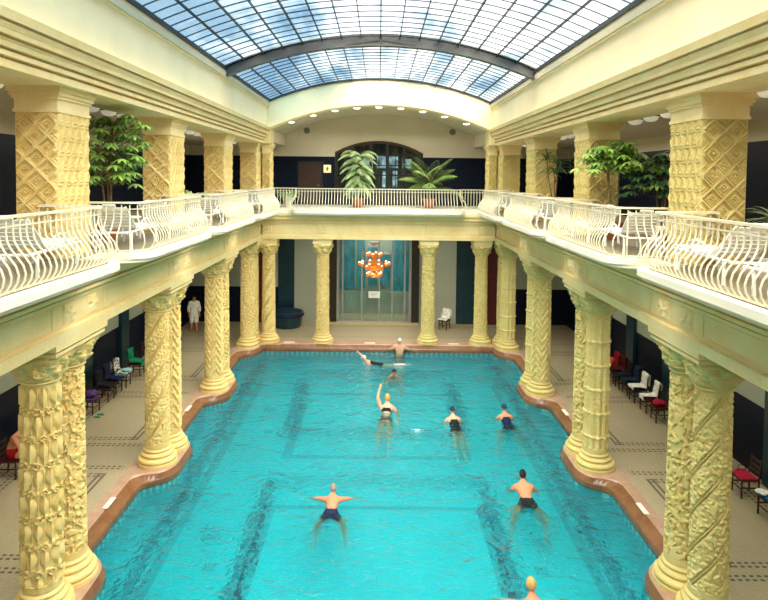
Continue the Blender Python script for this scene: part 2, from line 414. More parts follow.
def inner_x(y):
    x = POOL_X; w = 0.26
    for pc in PAIRS:
        a, b = pc - 0.45, pc + 0.45
        d = a - y if y < a else (y - b if y > b else 0)
        if d < 1.02:
            xx = POOL_X - (.70 * sqrt(1 - (d / .78) ** 2) if d < .69 else .70 * sqrt(1 - (.69 / .78) ** 2) * ((1.02 - d) / .33) ** 1.6)
            if xx < x: x = xx; w = 0.26 - 0.19 * min(1, (POOL_X - xx) / 0.35)
    return x, w
ys = [POOL_N]; y = POOL_N
while y < POOL_F - 1e-6:
    y = min(POOL_F, y + 0.06); ys.append(y)
def outline():
    """pool outline from near right, along the right side, back edge, down the left side; with inward normal-less offset width"""
    pts = []
    for y in ys: x, w = inner_x(y); pts.append((x, y, w))
    xr = pts[-1][0]
    n = 60
    for i in range(1, n): pts.append((xr - 2 * xr * i / n, POOL_F, 0.22 if 0.4 / xr < i / n < 1 - 0.4 / xr else 0.1))
    for y in reversed(ys): x, w = inner_x(y); pts.append((-x, y, w))
    return pts
OUT = outline()
def normals(pts):
    res = []
    for i in range(len(pts)):
        a = pts[max(i - 1, 0)]; b = pts[min(i + 1, len(pts) - 1)]
        tx, ty = b[0] - a[0], b[1] - a[1]; l = sqrt(tx * tx + ty * ty) or 1
        res.append((ty / l, -tx / l))     # pointing away from the pool when walking right side outwards
    return res
NRM = normals(OUT)
def outer_pt(p):
    if p[1] < POOL_F - 1e-3: return (6.35 if p[0] > 0 else -6.35, p[1])
    return (p[0], 28.4)
mb = MB(); L = len(OUT) - 1
def fpink(i, j):
    x, y, w = OUT[i]; nx, ny = NRM[i]; ox, oy = outer_pt(OUT[i])
    if j == 0: return (ox, oy, 0.0)
    if j == 1: return (ox, oy, 0.075)
    if j == 2: return (x + nx * (w + .03), y + ny * (w + .03), 0.075)
    return (x + nx * w, y + ny * w, 0.045)
mb.grid(L, 3, fpink)
for s_ in (-1, 1):   # corner fill between side and back strips
    xi = OUT[len(ys) - 1][0]
    mb.box(*sorted((s_ * (xi + .05), s_ * 6.35)), POOL_F, 28.4, -0.1, 0.0745)
tag(mb.build('pool_coping', M['pink']), 'pinkish brown marble coping running round the pool with rounded bays under columns', 'pool coping')
cop = [o for o in COL.objects if o.name == 'pool_coping'][0]
mb = MB()
def fbrown(i, j):
    x, y, w = OUT[i]; nx, ny = NRM[i]
    if j == 0: return (x + nx * w, y + ny * w, 0.045)
    if j == 1: return (x + nx * w * .9, y + ny * w * .9, 0.03)
    if j == 2: return (x + nx * 0.02, y + ny * 0.02, -0.06)
    if j == 3: return (x, y, -0.09)
    return (x, y, -0.27)
mb.grid(L, 4, fbrown); mb.build('lower_step', M['brown'], cop)
# basin
mb = MB()
mb.grid(L, 1, lambda i, j: (OUT[i][0], OUT[i][1], -0.27 if j == 0 else -1.6))
mb.box(-6.2, 6.2, POOL_N - .5, POOL_F + .8, -1.8, -1.6)
mb.box(-6.2, 6.2, POOL_N - .4, POOL_N, -1.6, -0.2)
struct('pool_basin', mb, M['pool_tile'])
mb = MB(); mb.box(-6.3, 6.3, 2.5, POOL_N, -0.2, 0.075); tag(mb.build('pool_end_coping', M['pink']), 'marble coping across the near end of the pool, below the camera', 'pool coping')
WZ = -0.2
mb = MB()   # water surface follows the outline
vs = []; fs = []
for i, y in enumerate(ys):
    x, _ = inner_x(y); vs += [(-x - .005, y, WZ), (x + .005, y, WZ)]
for i in range(len(ys) - 1): fs.append((2 * i, 2 * i + 1, 2 * i + 3, 2 * i + 2))
mb.add(vs, fs); wat = mb.build('pool_water', M['water'])
if wat.data.polygons[0].normal.z < 0: wat.data.flip_normals(); tag(wat, 'clear turquoise rippled water filling the swimming pool', 'water', kind='stuff')

# white depth plaques on the coping
def plaque(x, y, rz, label):
    e = MB(); e.bevbox(-.24, .24, -.06, .06, 0, .02, .006); o = e.build('depth_plaque', M['slab']); o.location = (x, y, .0755); o.rotation_euler = (0, 0, rz)
    tag(o, label, 'depth plaque', 'white plaques lying on the pool coping')
plaque(-6.1, 13.9, R(90), 'white oblong plaque on the left coping between the two nearest column pairs')
plaque(6.1, 13.9, R(90), 'white oblong plaque on the right coping between the two nearest column pairs')
plaque(-6.08, 19.7, R(90), 'white plaque on the left coping between second and third column pairs')
plaque(6.08, 19.7, R(90), 'white plaque on the right coping between second and third column pairs')
plaque(-4.0, 27.83, 0, 'white plaque on the back coping, leftmost beside the first back column')
plaque(-0.35, 27.83, 0, 'white plaque on the back coping in the middle, below the glass doors')
plaque(3.45, 27.83, 0, 'white plaque on the back coping between the two columns on the right')

# ------------------------------------------------------------------ columns
def tri(x): x = x - floor(x); return 1 - abs(2 * x - 1)
def hsh(i, j): return (sin(i * 127.1 + j * 311.7) * 43758.5453) % 1.0
from mathutils import noise as MN
def sm(x, a, b): t = max(0, min(1, (x - a) / (b - a))); return t * t * (3 - 2 * t)
def orn(u, v, k=11.0, seed=0.0, th=0.0):
    """carved foliage: crisp raised shapes from noise wrapped on the cylinder; 0..1"""
    a = 2 * pi * u; n = MN.noise(Vector((cos(a) * .33 * k + seed, sin(a) * .33 * k, v * k))); m = MN.noise(Vector((cos(a) * .7 * k, sin(a) * .7 * k + seed, v * k * 2.1)))
    return sm(n + .35 * m, th - .08, th + .08)
def blob(u, v, du, dv, seed=0): return orn(u, v, 1.2 / max(du, .06), seed)
def st_leaf(u, v):     # rows of elongated pointed leaves with round flowers between
    row = v / 0.46; r = floor(row); q = row - r; k = u * 10 + .5 * (r % 2); fx = abs(2 * (k - floor(k)) - 1)   # 1 at cell edge
    d = 0
    if q < .74:
        w = .80 * sin(pi * q / .74) ** 1.5
        if fx < w: d = .014 + .050 * (1 - fx / w) ** .8
        k2 = k + .5; f2 = abs(2 * (k2 - floor(k2)) - 1); w2 = (1 - sin(pi * q / .74)) * .6
        if f2 < w2 and d == 0: d = .02 * (1 - f2 / w2)
    else:
        fu = (k - floor(k) - .5) * .22; fv = (q - .87) * .46; rr = sqrt(fu * fu + fv * fv)
        d = .035 if rr < .028 else (.048 if .04 < rr < .06 else .02 * orn(u, v, 18))
    return d - .012
def st_vine(u, v):
    a = abs(sin(2 * pi * (u * 3 + .16 * sin(v * 11)))); b = sm(.22 - a, 0, .08)
    return .04 * max(b, orn(u, v, 12, 3.3, .02)) - .018
def st_spiral(u, v):
    k = u * 4 - v * 1.5; a = k - floor(k)
    g = -.028 if a < .055 or .12 < a < .175 else (.014 if a <= .12 else 0)
    return g + (.022 * orn(u, v, 15, 1.7, .0) if a > .2 else 0)
def st_flute(u, v):
    a = tri(u * 12); row = v / .62; q = row - floor(row)
    return .040 * a - .02 + (.03 * sm(.5 - abs(q - .5) * 8, 0, .2)) + .010 * orn(u, v, 16, 9)
def st_knots(u, v):
    r = floor(v / .3); k = u * 6 + .5 * (r % 2); fu = (k - floor(k) - .5) * .34; fv = (v / .3 - r - .5) * .3
    d = sqrt(fu * fu + fv * fv); return .034 * (1 if .055 < d < .085 else 0) + .04 * (1 if d < .028 else 0) + .028 * orn(u, v, 15, 5) * (1 if d > .1 else 0) - .012
def st_zig(u, v):
    a = tri(v / .26 + 1.2 * tri(u * 5)); return .038 * sm(a, .35, .6) + .016 * orn(u, v, 17, 6) - .016
STY = dict(leaf=st_leaf, vine=st_vine, spiral=st_spiral, flute=st_flute, knots=st_knots, zig=st_zig)
Z0C, ZS0, ZS1, ZTOP = 0.075, 0.52, 4.06, 4.58
def shaft_mesh(style, r, nu=120, nv=250):
    fn = STY[style]; e = MB()
    def p(i, j):
        u = i / nu; f = j / nv; z = ZS0 + (ZS1 - ZS0) * f
        d = 1.15 * fn(u, z) if (.035 < f < .985) else 0.0
        if f < .035: d = .02
        rr = r * (1.05 - .09 * f) + d; a = 2 * pi * u
        return (rr * cos(a), rr * sin(a), z)
    e.grid(nu, nv, p, closed_u=True); return e.mesh('shaft', None, True)
def base_mesh(r):
    pr = [(r + .22, Z0C), (r + .22, .14), (r + .19, .15)]
    for c, rad, z in ((r + .14, .07, .215), (r + .08, .05, .345), (r + .04, .035, .455)):
        for k in range(7): q = -pi / 2 + pi * k / 6; pr.append((c + rad * cos(q), z + rad * sin(q)))
    pr.append((r + .01, .53)); return MB().lathe(pr, 48).mesh('base', None, True)
def capital_mesh(r):
    e = MB(); nu, nv = 96, 40
    def p(i, j):
        f = j / nv; u = i / nu; a = 2 * pi * u
        z = ZS1 + (ZTOP - ZS1) * f
        if f < .12: rr = r * .98 + .045 * sin(pi * f / .12)
        else:
            g = (f - .12) / .88; rr = r * 1.0 + (.165) * (g ** .65) - .03 * max(0, (g - .85) / .15)
            row = floor(g * 2.0); q = g * 2 - row; k = u * 8 + .5 * (row % 2)
            rr += .075 * max(0, tri(k) - .3) * sin(pi * min(1, q)) + .03 * orn(u, z, 13, 2.2)
            c, s = abs(cos(a)), abs(sin(a)); sq = 1 / (c ** 6 + s ** 6) ** (1 / 6)
            rr *= 1 + (sq - 1) * g * .8
        return (rr * cos(a), rr * sin(a), z)
    e.grid(nu, nv, p, closed_u=True)
    e.box(-r - .12, r + .12, -r - .12, r + .12, ZTOP - .02, ZTOP + .01); return e.mesh('capital', None, True)
CACHE = {}
def column(x, y, style, mat, label, group, r=.285, rz=0.0):
    k = (style, r)
    e = empty('carved_column', (x, y, 0), 0, label, 'column', group)
    for nm, fn, key in (('base', base_mesh, ('b', r)), ('shaft', lambda rr: shaft_mesh(style, rr), k), ('capital', capital_mesh, ('c', r))):
        mk = (key, mat)
        if mk not in CACHE:
            if key in CACHE: me = CACHE[key].copy()
            else: me = fn(r); CACHE[key] = me
            me.materials.clear(); me.materials.append(M[mat]); CACHE[mk] = me
        inst(nm, CACHE[mk], e, rz=rz if nm == 'shaft' else 0)
    return e
GRP = 'carved yellow columns round the pool'
ordn = ['nearest', 'second nearest', 'third nearest', 'farthest']
look = dict(leaf='carved with rows of pointed leaves and flowers', vine='carved with climbing vines', spiral='wound with spiral bands', flute='with vertical flutes',
            knots='covered in small carved knots', zig='carved in zigzag leaves')
LS = [('leaf', 'vine'), ('spiral', 'zig'), ('zig', 'vine'), ('vine', 'spiral')]
RS = [('spiral', 'vine'), ('flute', 'vine'), ('zig', 'flute'), ('flute', 'zig')]
for k, pc in enumerate(PAIRS):
    for s, sty, side_, mat in ((-1, LS[k], 'left', 'stone'), (1, RS[k], 'right', 'stone_green')):
        x = s * XC
        column(x, pc - .45, sty[0], mat, f'front column of the {ordn[k]} pair on the {side_} poolside, {look[sty[0]]}', GRP, rz=k * .7)
        column(x, pc + .45, sty[1], mat, f'rear column of the {ordn[k]} pair on the {side_} poolside, {look[sty[1]]}', GRP, rz=k * 1.1 + .5)
        e = MB(); T = None
        x -= s * .06; e.box(x - .45, x + .45, pc - .90, pc + .90, ZTOP + .01, ZTOP + .07); e.box(x - .41, x + .41, pc - .86, pc + .86, ZTOP + .07, ZTOP + .11); e.box(x - .48, x + .48, pc - .95, pc + .95, ZTOP + .11, ZTOP + .218)
        tag(e.build('impost_block', M['cornice']), f'moulded stone block bridging the {ordn[k]} column pair on the {side_}', 'impost block', 'blocks on the column pairs')
for x, sty, nm, mat in ((-4.98, 'spiral', 'leftmost', 'stone'), (-2.52, 'knots', 'second from left', 'stone'), (2.28, 'knots', 'third from left', 'stone_green'), (4.68, 'knots', 'rightmost', 'stone_green')):
    column(x, 28.05, sty, mat, f'column at the far end of the pool, {nm} of its four, {look[sty]}', GRP, .275)
    e = MB(); e.box(x - .42, x + .42, 27.66, 28.44, ZTOP + .01, ZTOP + .218)
    tag(e.build('impost_block', M['cornice']), f'square stone block on the {nm} column of the far end row', 'impost block', 'blocks on the far columns')

# ------------------------------------------------------------------ lower entablatures
XI = 5.2
def entab_profile(X):     # (distance from hall centre, z), hall side first
    return [(X, 4.80), (X, 4.98), (X + .08, 4.985), (X + .08, 5.01), (X + .07, 5.05), (X + .07, 5.42), (X + .03, 5.44), (X + .03, 5.50), (X + .09, 5.505), (X + .09, 5.53), (X - .03, 5.54),
            (X - .03, 5.60), (X + .03, 5.605), (X + .03, 5.62), (X - .10, 5.68), (X - .10, 5.78), (X - .16, 5.86), (X - .16, 5.98), (X + 1.05, 5.98), (X + 1.05, 4.80)]
for s, nm in ((-1, 'left'), (1, 'right')):
    e = MB(); e.extrude_y([(s * a, b) for a, b in entab_profile(XI)], Y0, 28.75)
    struct('trim_beam_' + nm, e, M['cornice'])
e = MB(); e.extrude_x([(a + 22.35, b) for a, b in entab_profile(XI)], -5.21, 5.21)
struct('trim_beam_back', e, M['cornice'])
# carved square panels and thin frames on the frieze
def relief_panel(w, h, nx=18, ny=14, seed=0):
    e = MB()
    def p(i, j):
        a, b = i / nx, j / ny; edge = i in (0, nx) or j in (0, ny)
        if edge: return ((a - .5) * w, 0.0, (b - .5) * h)
        r = sqrt((a - .5) ** 2 + (b - .5) ** 2); th = math.atan2(b - .5, a - .5)
        d = .025 + .03 * (0.5 + .5 * cos(5 * th + seed)) * (1 if r < .42 else .3) + .02 * (1 if r < .1 else 0)
        return ((a - .5) * w, -d, (b - .5) * h)
    e.grid(nx, ny, p); return e
PM = relief_panel(.42, .36).mesh('carved_panel', M['cornice'], False)
FR = MB()
FRL = BAY - 1.9
for a, b, c, d in ((-FRL / 2, FRL / 2, -.19, -.165), (-FRL / 2, FRL / 2, .165, .19), (-FRL / 2, -FRL / 2 + .025, -.19, .19), (FRL / 2 - .025, FRL / 2, -.19, .19)):
    FR.box(a, b, -.018, 0.01, c, d)
FRM = FR.mesh('frieze_frame', M['cornice'])
for s, nm in ((-1, 'left'), (1, 'right')):
    o0 = [o for o in COL.objects if o.name == 'trim_beam_' + nm][0]
    for pc in PAIRS:
        for d in (-.42, .42): inst('carved_panel', PM, o0, (s * (XI + .07), pc + d, 5.235), R(90) * s * -1)
        if pc < 27: inst('frieze_frame', FRM, o0, (s * (XI + .07), pc + BAY / 2, 5.235), R(90) * s * -1)
    inst('frieze_frame', FRM, o0, (s * (XI + .07), P0 - BAY / 2, 5.235), R(90) * s * -1)
o0 = [o for o in COL.objects if o.name == 'trim_beam_back'][0]
for x in (-4.98, -2.52, 2.28, 4.68): inst('carved_panel', PM, o0, (x, 27.62, 5.235))

# ------------------------------------------------------------------ gallery slab with bulging balconies
def rrect_pts(xo, xi, y0, y1, r, n=8):
    """from (xo,y0) round two corners at xi to (xo,y1); xi towards the hall centre; positive-x version"""
    pts = [(xo, y0)]
    for k in range(n + 1): q = pi / 2 * k / n; pts.append((xi + r - r * sin(q), y0 + r - r * cos(q)))
    L = y1 - y0 - 2 * r; m_ = max(2, int(L / .25))
    for k in range(1, m_): pts.append((xi, y0 + r + L * k / m_))
    for k in range(n + 1): q = pi / 2 * k / n; pts.append((xi + r - r * cos(q), y1 - r + r * sin(q)))
    pts.append((xo, y1)); return pts
BAYS = [(P0 - BAY + .6, P0 - .55, 'nearest'), (P0 + .55, P0 + BAY - .55, 'second nearest'), (P0 + BAY + .55, P0 + 2 * BAY - .55, 'third nearest'), (P0 + 2 * BAY + .55, P0 + 3 * BAY - .6, 'farthest')]
def slab_prism(e, poly, z0, z1, chamfer=.05):
    n = len(poly); vs = [(x, y, z0) for x, y in poly] + [(x, y, z0 + chamfer) for x, y in poly] + [(x, y, z1) for x, y in poly]
    fs = [tuple(range(n - 1, -1, -1)), tuple(range(2 * n, 3 * n))]
    for k in range(2):
        for i in range(n): j = (i + 1) % n; fs.append((k * n + i, k * n + j, (k + 1) * n + j, (k + 1) * n + i))
    e.add(vs, fs)
for s, nm in ((-1, 'left'), (1, 'right')):
    e = MB(); e.box(*sorted((s * 5.0, s * XW)), Y0, YB, 5.98, GF)
    fl = struct('floor_gallery_' + nm, e, M['slab']); g_ = MB(); g_.box(*sorted((s * 5.12, s * XW)), Y0, YB, GF, GF + .006); g_.build('floor_tiles', M['gallery_floor'], fl)
    for a, b, od in BAYS:
        q = rrect_pts(5.1, 4.22, a - .12, b + .12, .5)
        e = MB(); slab_prism(e, [(s * x, y) for x, y in q], 6.04, GF + .004); slab_prism(e, [(s * (x + .08), y) for x, y in q], 5.97, 6.04, .04)
        e.build('balcony_slab', M['slab'], fl)
        q = rrect_pts(5.13, 4.38, a + .03, b - .03, .4); e = MB(); slab_prism(e, [(s * x, y) for x, y in q], GF + .0035, GF + .0075, .001); e.build('floor_tiles', M['gallery_floor'], fl)
e = MB(); e.box(-5.0, 5.0, 27.45, YB, 5.98, GF)
fl = struct('floor_gallery_back', e, M['slab'])
QB = rrect_pts(27.6, 26.85, -3.85, 3.78, .35)
e = MB(); slab_prism(e, [(y, x) for x, y in QB], 6.0, GF + .004); slab_prism(e, [(y, x + .08) for x, y in QB], 5.92, 6.0, .04); e.build('balcony_slab', M['slab'], fl)

# railings
def baluster_mesh(belly=True):
    if belly: pts = [(.10, .02), (.17, .07), (.22, .15), (.235, .24), (.205, .34), (.13, .44), (.06, .53), (.015, .62), (0, .72), (0, .88)]
    else: pts = [(0, .02), (0, .3), (0, .6), (0, .88)]
    return MB().tube([(0, -a, z) for a, z in pts], .0135, 6).mesh('baluster', M['rail'], True)
BM_BELLY, BM_STR = baluster_mesh(True), baluster_mesh(False)
def resample(pts, step):
    P_ = [Vector((x, y, 0)) for x, y in pts]; out = []; d = step * .6; acc = 0
    for a, b in zip(P_, P_[1:]):
        l = (b - a).length
        while d <= acc + l:
            f = (d - acc) / l; out.append((a + (b - a) * f, (b - a).normalized())); d += step
        acc += l
    return out
def railing(path, label, group, z=GF, belly=True, step=.145, low_out=.10, flip=1):
    """path: plan points walked so that outwards is on the left when flip=1"""
    cx = sum(p[0] for p in path) / len(path); cy = sum(p[1] for p in path) / len(path)
    e = empty('balcony_railing', (cx, cy, z), 0, label, 'railing', group)
    loc = [(x - cx, y - cy) for x, y in path]
    MB().ribbon([(x, y, .92) for x, y in loc], .075, .035).build('top_rail', M['rail'], e)
    MB().ribbon([(x, y, .80) for x, y in loc], .03, .018).build('upper_rail', M['rail'], e)
    st = resample(loc, step)
    def off(p, t): n = Vector((-t.y, t.x, 0)) * flip; return n
    b = []
    for i, (x, y) in enumerate(loc):
        a = Vector(loc[max(i - 1, 0)]); c = Vector(loc[min(i + 1, len(loc) - 1)]); t = (c - a).normalized(); n = Vector((-t.y, t.x)) * flip
        b.append((x + n.x * (low_out if belly else 0), y + n.y * (low_out if belly else 0), .03))
    MB().ribbon(b, .03, .02).build('bottom_rail', M['rail'], e)
    for p, t in st:
        n = off(p, t); ang = math.atan2(n.y, n.x) + pi / 2     # baluster bulges along local -y
        inst('baluster', BM_BELLY if belly else BM_STR, e, (p.x, p.y, 0), ang)
    return e
for s, nm in ((-1, 'left'), (1, 'right')):
    for a, b, od in BAYS:
        q = [(s * x, y) for x, y in rrect_pts(5.62, 4.5, a + .12, b - .12, .28, 6)]
        railing(q, f'ivory bellied iron railing of the {od} balcony on the {nm} gallery', 'bellied balcony railings', flip=1 if s > 0 else -1)
q = [(y, x) for x, y in rrect_pts(27.55, 27.05, -3.68, 3.6, .2, 5)]
railing(q, 'long bellied ivory railing across the middle of the far gallery', 'bellied balcony railings', flip=-1, step=.13)
railing([(-4.85, 27.55), (-4.2, 27.55), (-3.7, 27.55)], 'short straight railing at the left end of the far gallery', 'straight railings beside the far balcony', belly=False, step=.13)
railing([(3.62, 27.55), (4.2, 27.55), (4.85, 27.55)], 'short straight railing at the right end of the far gallery', 'straight railings beside the far balcony', belly=False, step=.13)

# ------------------------------------------------------------------ upper piers
ZPC, ZPT = 8.62, 9.05
def dia_pat(u, v):    # diagonal trellis with rosettes; metres
    w = .38; a = (u + v) / w; b = (u - v) / w
    la = abs(a - round(a)); lb = abs(b - round(b)); d = 0
    for l in (la, lb):
        if l < .06: d = max(d, .045)
        elif .10 < l < .15: d = max(d, .03)
    fa, fb = a - floor(a) - .5, b - floor(b) - .5; m_ = max(abs(fa), abs(fb))
    if m_ < .07: d = max(d, .045)
    elif .13 < m_ < .2: d = max(d, .028)
    return d
def tri_pat(u, v):
    h = .25; r = floor(v / h); q = v / h - r; k = u / .23 + .5 * (r % 2)
    if q < .09: return .026 if tri(k * 4) > .35 else .0
    t_ = tri(k); e_ = (q - .09) / .91; d = t_ - e_
    if abs(d) < .14: return .034
    if d > .4 and abs(q - .3) < .08: return .03
    return .014 if d > .14 else 0
def pier(x0, x1, y0, y1, label, matf='stone_ochre', mats='stone', hall=1, zb=GF):
    """x0<x1; hall = side facing the hall centre (+1: +x face)"""
    e = empty('carved_pier', ((x0 + x1) / 2, (y0 + y1) / 2, zb), 0, label, 'pier', 'carved square piers of the upper gallery')
    hx, hy = (x1 - x0) / 2, (y1 - y0) / 2; H = ZPC - zb
    b = MB()
    def face(w, fn, T, res=.017):
        nu, nv = int(2 * w / res), int(H / res)
        def p(i, j):
            u = -w + 2 * w * i / nu; v = H * j / nv
            d = 0 if (i in (0, nu) or j in (0, nv)) else 1.1 * fn(u, v) * (1 if abs(u) < w - .03 else 0.4)
            return T @ Vector((u, -d, v))
        b.grid(nu, nv, p)
    face(hx, dia_pat, Matrix.Translation((0, -hy, 0)))
    face(hx, dia_pat, Matrix.Translation((0, hy, 0)) @ Matrix.Rotation(pi, 4, 'Z'), .06)
    face(hy, tri_pat, Matrix.Translation((hx, 0, 0)) @ Matrix.Rotation(pi / 2, 4, 'Z'), .017 if hall > 0 else .06)
    face(hy, tri_pat, Matrix.Translation((-hx, 0, 0)) @ Matrix.Rotation(-pi / 2, 4, 'Z'), .017 if hall < 0 else .06)
    o = b.build('shaft', M[mats], e)
    for dz, a in ((0, .03), (.05, .0), (.10, .04), (.28, .08), (.34, .12)):
        pass
    c = MB(); z = H
    for h, a in ((.05, .03), (.17, .012), (.05, .04), (.07, .07), (.09, .10)):
        c.box(-hx - a, hx + a, -hy - a, hy + a, z, z + h + .001); z += h
    c.build('capital', M['cornice'], e)
    return e
PX0, PX1 = 5.36, 6.12
for k, pc in enumerate(PAIRS):
    yb_ = pc + (.55 if k < 3 else .65)
    pier(-PX1 + .06, -PX0, pc - .55, yb_, f'{ordn[k]} trellis-carved pier standing on the left gallery', hall=1)
    pier(PX0, PX1, pc - .55, yb_, f'{ordn[k]} trellis-carved pier standing on the right gallery', hall=-1, mats='stone_green')
pier(-5.26, -4.88, 27.85, 28.45, 'carved pier under the left foot of the big plaster arch', hall=1)
pier(4.88, 5.26, 27.85, 28.45, 'carved pier under the right foot of the big plaster arch', hall=-1, mats='stone_green')

# ------------------------------------------------------------------ upper entablature, plaster walls, arch
def upper_profile():
    return [(5.12, 9.05), (5.12, 9.16), (5.19, 9.165), (5.19, 9.19), (5.07, 9.20), (5.07, 9.27), (5.14, 9.275), (5.14, 9.295), (5.02, 9.305), (5.00, 9.37), (4.96, 9.40),
            (5.04, 9.405), (5.04, 9.43), (4.93, 9.44), (4.92, 9.50), (4.87, 9.58), (4.95, 9.585), (4.95, 9.60), (4.83, 9.61), (4.80, 9.73), (4.98, 9.75), (6.2, 9.75), (6.2, 9.05)]
for s, nm in ((-1, 'left'), (1, 'right')):
    e = MB(); e.extrude_y([(s * a, b) for a, b in upper_profile()], Y0, 27.9); struct('trim_cornice_' + nm, e, M['cornice'])
    e = MB(); e.extrude_y([(s * a, b) for a, b in [(4.98, 9.75), (4.97, 10.5), (4.96, 10.66), (4.9, 10.68), (4.9, 10.74), (4.88, 10.95), (6.2, 10.95), (6.2, 9.75)]], Y0, 27.9)
    struct('wall_upper_' + nm, e, M['plaster'])
    e = MB(); e.extrude_y([(s * a, b) for a, b in [(4.86, 10.70), (4.86, 10.86), (4.90, 10.86), (4.90, 10.70)]], 1.0, 27.45); struct('trim_roof_edge_' + nm, e, M['soffit'])
    # gallery ceiling
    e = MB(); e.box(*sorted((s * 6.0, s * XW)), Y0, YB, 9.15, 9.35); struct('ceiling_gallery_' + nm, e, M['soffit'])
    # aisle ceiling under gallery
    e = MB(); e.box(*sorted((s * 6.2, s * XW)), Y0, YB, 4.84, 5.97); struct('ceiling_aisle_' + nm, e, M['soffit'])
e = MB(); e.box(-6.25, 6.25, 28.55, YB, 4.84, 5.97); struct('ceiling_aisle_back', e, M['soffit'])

# end wall with arch: between inner arch curve and outer vault curve
def arch_z(x, w, zs, rise):   # circular segment
    Rr = (w * w + rise * rise) / (2 * rise); return zs + rise - Rr + sqrt(max(0, Rr * Rr - x * x))
def inner_arch(x): return arch_z(min(abs(x), 4.84), 4.84, 9.72, 1.05)
GW, GZ, GR = 4.88, 10.92, 1.0
def vault(x, dz=0): return arch_z(min(abs(x), GW), GW, GZ + dz, GR)
e = MB(); N = 48
def fr_(yy, rev):
    vs = []; 
    for i in range(N + 1):
        x = -5.3 + 10.6 * i / N; zi = inner_arch(x) if abs(x) < 4.84 else 9.05
        zi = zi if abs(x) < 4.84 else 9.72
        vs += [(x, yy, zi), (x, yy, max(vault(x) + .03, 10.96))]
    return vs
v1, v2 = fr_(27.5, 0), fr_(28.05, 1); n = len(v1)
fs = []
for i in range(N):
    a = 2 * i; fs += [(a, a + 2, a + 3, a + 1), (n + a, n + a + 1, n + a + 3, n + a + 2), (a, n + a, n + a + 2, a + 2), (a + 1, a + 3, n + a + 3, n + a + 1)]
fs += [(0, 1, n + 1, n), (n - 2, 2 * n - 2, 2 * n - 1, n - 1)]
e.add(v1 + v2, fs); struct('wall_arch', e, M['plaster'])
e2 = MB(); e2.tube([(x, 27.46, vault(x) + .0) for x in [-GW + 2 * GW * i / 40 for i in range(41)]], .05, 6); struct('trim_roof_end', e2, M['bar'], True)
# raised rim moulding round the arch
e = MB(); e.tube([(x, 27.5, inner_arch(x) + .03) for x in [-4.83 + 9.66 * i / 40 for i in range(41)]], .035, 6); struct('trim_arch', e, M['cornice'], True)
e = MB()     # spandrel blocks at arch feet, above piers
for s in (-1, 1): e.box(*sorted((s * 4.84, s * 6.2)), 27.5, 28.5, 9.05, 9.74)
struct('trim_arch_foot', e, M['cornice'])
# barrel vaulted ceiling over the far gallery
e = MB(); e.grid(40, 1, lambda i, j: (-4.9 + 9.8 * i / 40, 28.04 + j * (YB - 28.04), inner_arch(-4.9 + 9.8 * i / 40) + .06 if abs(-4.9 + 9.8 * i / 40) < 4.84 else 9.72))
for s in (-1, 1): e.box(*sorted((s * 4.85, s * 6.3)), 28.0, YB, 9.15, 9.72)
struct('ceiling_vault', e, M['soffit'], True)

# walls
DADO_U = 8.63
for s, nm in ((-1, 'left'), (1, 'right')):
    e = MB(); e.box(*sorted((s * XW, s * (XW + .2))), Y0, YB, GF, DADO_U); struct('wall_gallery_dado_' + nm, e, M['blue_tile'])
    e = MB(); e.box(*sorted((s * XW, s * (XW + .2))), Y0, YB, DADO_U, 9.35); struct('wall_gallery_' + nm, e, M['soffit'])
    e = MB(); e.box(*sorted((s * XW, s * (XW + .2))), Y0, YB, -.2, 1.85); struct('wall_dado_' + nm, e, M['blue_tile'])
    e = MB(); e.box(*sorted((s * XW, s * (XW + .2))), Y0, YB, 1.85, 5.97); w = struct('wall_' + nm, e, M['pale_panel'])
    for pc in PAIRS:      # dark tiled pilasters
        for d in (-1.55, 1.55):
            e = MB(); e.box(*sorted((s * (XW - .12), s * XW)), pc + d - .35, pc + d + .35, 0, 4.84); e.build('pilaster', M['teal_dark'], w)
e = MB(); e.box(-XW, XW, YB, YB + .2, GF, DADO_U)
# cut for the big window: build in pieces
e = MB(); e.box(-XW, -2.3, YB, YB + .2, GF, DADO_U); e.box(2.25, XW, YB, YB + .2, GF, DADO_U); struct('wall_gallery_dado_back', e, M['blue_tile'])
e = MB(); e.box(-XW, -2.3, YB, YB + .2, DADO_U, 11.2); e.box(2.25, XW, YB, YB + .2, DADO_U, 11.2)
def warch(x): return arch_z(x + .025, 2.275, 8.8, .62)
nn = 16
vs = []
for i in range(nn + 1): x = -2.3 + 4.55 * i / nn; vs += [(x, YB, warch(x)), (x, YB, 11.2), (x, YB + .2, warch(x)), (x, YB + .2, 11.2)]
fs = []
for i in range(nn): a = 4 * i; fs += [(a, a + 4, a + 5, a + 1), (a + 2, a + 3, a + 7, a + 6), (a, a + 2, a + 6, a + 4)]
e.add(vs, fs); struct('wall_gallery_back', e, M['soffit'])
# behind camera
e = MB(); e.box(-XW, XW, Y0 - .2, Y0, -.2, 11.3); struct('wall_front', e, M['plaster'])
e = MB(); e.box(-6.2, 6.2, Y0, 1.0, 11.0, 11.2); struct('ceiling_front', e, M['soffit'])

